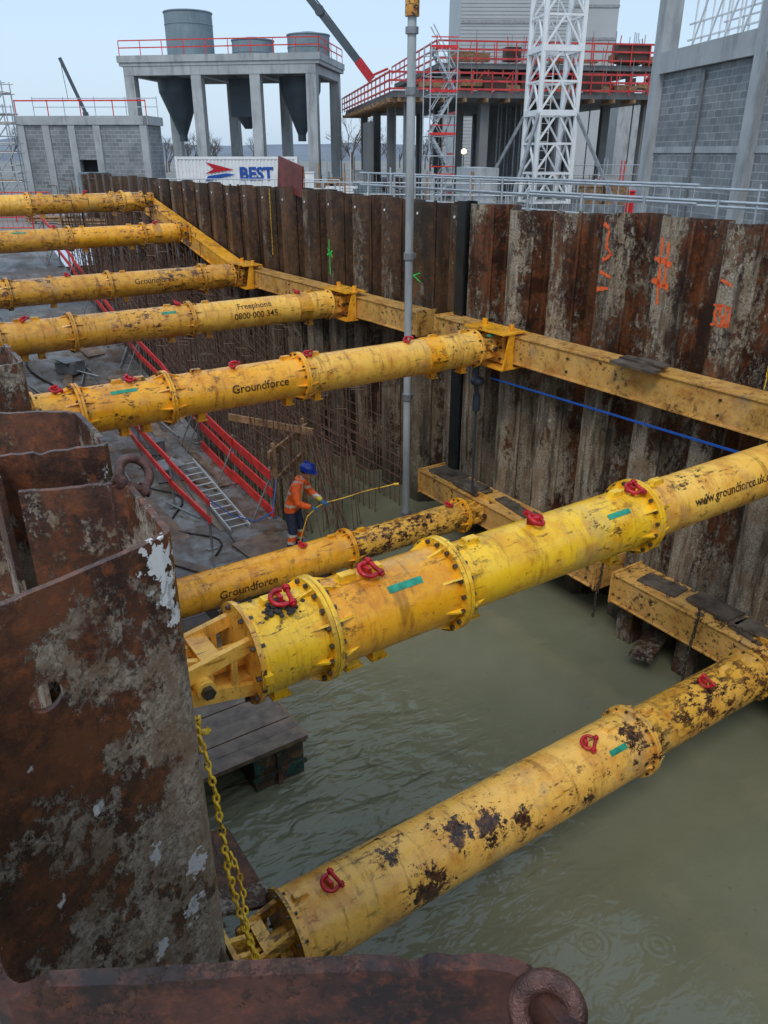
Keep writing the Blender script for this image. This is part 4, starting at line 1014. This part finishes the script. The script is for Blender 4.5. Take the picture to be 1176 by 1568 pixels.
clutter('stacked_building_materials',11,18,38,52,28,[GALV,CONC,TIMBER,REDBAR],2.4,4)
clutter('stacked_building_materials',-13,-7,44,60,16,[GALV,TIMBER,CONC,SILO],1.2,5)
clutter('stacked_building_materials',-3,6,34,42,22,[GALV,TIMBER,CONC,WHITE],2.4,6)
clutter('stacked_building_materials',-30,-20,36,44,24,[REDBAR,TIMBER,CONC,WHITE],2.2,7)
clutter('stacked_building_materials',-16,-10,36,46,18,[TIMBER,CONC,GALV,BLOCK],1.2,8)
e=empty('mobile_generator',(-18.2,50,GZ)); mb=MB(); mb.box((0,0,.3),(1.6,1.1,1.8)); mb.prism([(0.05,.02),(1.55,.02),(1.55,1.08),(.05,1.08)],1.8,1.95); mb.obj('canopy',[SILO],e); mb=MB(); mb.cyl((.4,-.05,.3),(.4,.15,.3),.3,n=16); mb.cyl((1.2,-.05,.3),(1.2,.15,.3),.3,n=16); mb.obj('wheels',[BLACK],e); mb=MB(); mb.torus((.8,-.02,1.2),(0,1,0),.35,.05); mb.obj('vent_ring',[WHITE],e)
def fence(name,p0,p1,h,mat,n):
    e=empty(name); mb=MB(); p0=Vector(p0);p1=Vector(p1)
    for i in range(n+1): q=p0.lerp(p1,i/n); mb.cyl(q,q+Vector((0,0,h)),.03,n=6)
    for l in(.15,.5,.8,1.0): mb.cyl(p0+Vector((0,0,h*l)),p1+Vector((0,0,h*l)),.025,n=6)
    m=n*8
    for i in range(m): q=p0.lerp(p1,i/m); mb.cyl(q+Vector((0,0,h*.15)),q+Vector((0,0,h)),.008,n=4,caps=False)
    mb.obj('panels',[mat],e)
fence('mesh_fence',(-4,32,GZ),(9,29,GZ),2.0,GALV,6)
fence('mesh_fence',(-13,40,GZ),(-2,38,GZ),1.9,GALV,5)
fence('mesh_fence',(10,45,GZ),(20,50,GZ),2.4,GALV,6)
fence('site_barrier',(-26,38,GZ),(-16,40,GZ),1.3,REDBAR,6)
fence('site_barrier',(-24,33,GZ),(-14.5,34,GZ),1.3,REDBAR,6)

e=empty('concrete_pump_boom',(0,65,0)); mb=MB(); mb.beam((-10.6,0,23.4),(-1.6,0,13.1),.38,.48); mb.beam((-10.2,-.1,23.6),(-1.7,-.1,13.6),.10,.10)
mb.cyl((-4.6,-.3,16.6),(-4.6,.3,16.6),.35,n=14); mb.obj('boom',[SILOD],e)
mb=MB(); mb.beam((-1.9,0,13.5),(-.9,0,12.3),.6,.6); mb.beam((-1.0,0,12.5),(.3,0,13.0),.15,.15); mb.obj('red_tip',[RED],e)
e=empty('crane_jib',(0,120,0)); mb=MB()
mb.beam((-43.6,0,19),(-41.2,0,12.5),.3,.4); mb.beam((-43.6,0,19),(-43.3,0,14),.06,.06); mb.beam((-41.2,0,12.5),(-40.6,0,4),.6,.6); mb.obj('jib',[SILOD],e)

def tree(mb,base,h,lv,r):
    def rec(p,d,l,rad,k):
        q=p+d*l; mb.cyl(p,q,rad,rad*.6,4,0,False)
        if k==0: return
        for i in range(3 if k>1 else 4):
            ax=Vector((rnd.gauss(0,1),rnd.gauss(0,1),rnd.gauss(0,.4))).normalized()
            nd=(d+ax*rnd.uniform(.35,.75)+Vector((0,0,.1))).normalized()
            rec(p+d*l*rnd.uniform(.55,1),nd,l*rnd.uniform(.6,.8),rad*.55,k-1)
    rec(Vector(base),Vector((rnd.gauss(0,.05),0,1)).normalized(),h*.36,r,lv)
BARK=simple('bare_branches',(.13,.11,.10),.9)
mb=MB()
for i in range(60): tree(mb,(rnd.uniform(-95,110),rnd.uniform(130,190),GZ-1),rnd.uniform(7,11),4,.16)
mb.obj('distant_treeline',[BARK])
for (x,y_,h) in((11.0,100,17),(-3.6,95,8.5),(7,104,16),(32,90,9)):
    mb=MB(); tree(mb,(x,y_,GZ),h,5,.2); mb.obj('bare_tree',[BARK])
mb=MB()
N=60
vs=[]
for i in range(N+1):
    x=-420+840*i/N; z_=GZ+7+5*mn.noise(Vector((x*.01,3,1)))+2*mn.noise(Vector((x*.05,1,1)))+(6 if x>40 else 0)*min(1,(x-40)/60 if x>40 else 0)
    vs+=[(x,330,GZ-2),(x,400,z_),(x,520,GZ-2)]
mb.add(vs,[(3*i,3*i+3,3*i+4,3*i+1) for i in range(N)]+[(3*i+1,3*i+4,3*i+5,3*i+2) for i in range(N)],0,True)
mb.obj('background_hills',[simple('hazy_hillside',(.17,.20,.24),.9,0,.2,.05)])

# ---------------------------------------------------------------- camera, light, world
cam=bpy.data.cameras.new('camera'); co=bpy.data.objects.new('camera',cam); COL.objects.link(co)
cam.sensor_fit='VERTICAL'; cam.sensor_height=24; cam.lens=12/math.tan(math.radians(67/2)); cam.clip_start=.05; cam.clip_end=4000
co.location=(0,0,CAMZ); co.rotation_euler=(math.radians(90-24.9),0,0); scene.camera=co
sun=bpy.data.lights.new('sun','SUN'); so=bpy.data.objects.new('sun',sun); COL.objects.link(so)
sun.energy=1.4; sun.angle=math.radians(18); sun.color=(1,.96,.91)
el=math.radians(52)
so.rotation_euler=(math.pi/2-el,0,math.radians(-20))
w=bpy.data.worlds.new('World'); scene.world=w; w.use_nodes=True; nt=w.node_tree; nt.nodes.clear()
out=nt.nodes.new('ShaderNodeOutputWorld'); bg=nt.nodes.new('ShaderNodeBackground'); sky=nt.nodes.new('ShaderNodeTexSky')
sky.sky_type='NISHITA'; sky.sun_disc=False; sky.sun_elevation=el; sky.sun_rotation=math.radians(160); sky.dust_density=2; sky.air_density=1.2; sky.ozone_density=2
mx=nt.nodes.new('ShaderNodeMix'); mx.data_type='RGBA'; mx.inputs[0].default_value=.66; mx.inputs[7].default_value=(5.7,7.4,9.4,1)
nt.links.new(sky.outputs[0],mx.inputs[6]); nt.links.new(mx.outputs[2],bg.inputs[0]); nt.links.new(bg.outputs[0],out.inputs[0]); bg.inputs[1].default_value=.125
scene.view_settings.view_transform='Standard'; scene.view_settings.look='None'; scene.view_settings.exposure=0
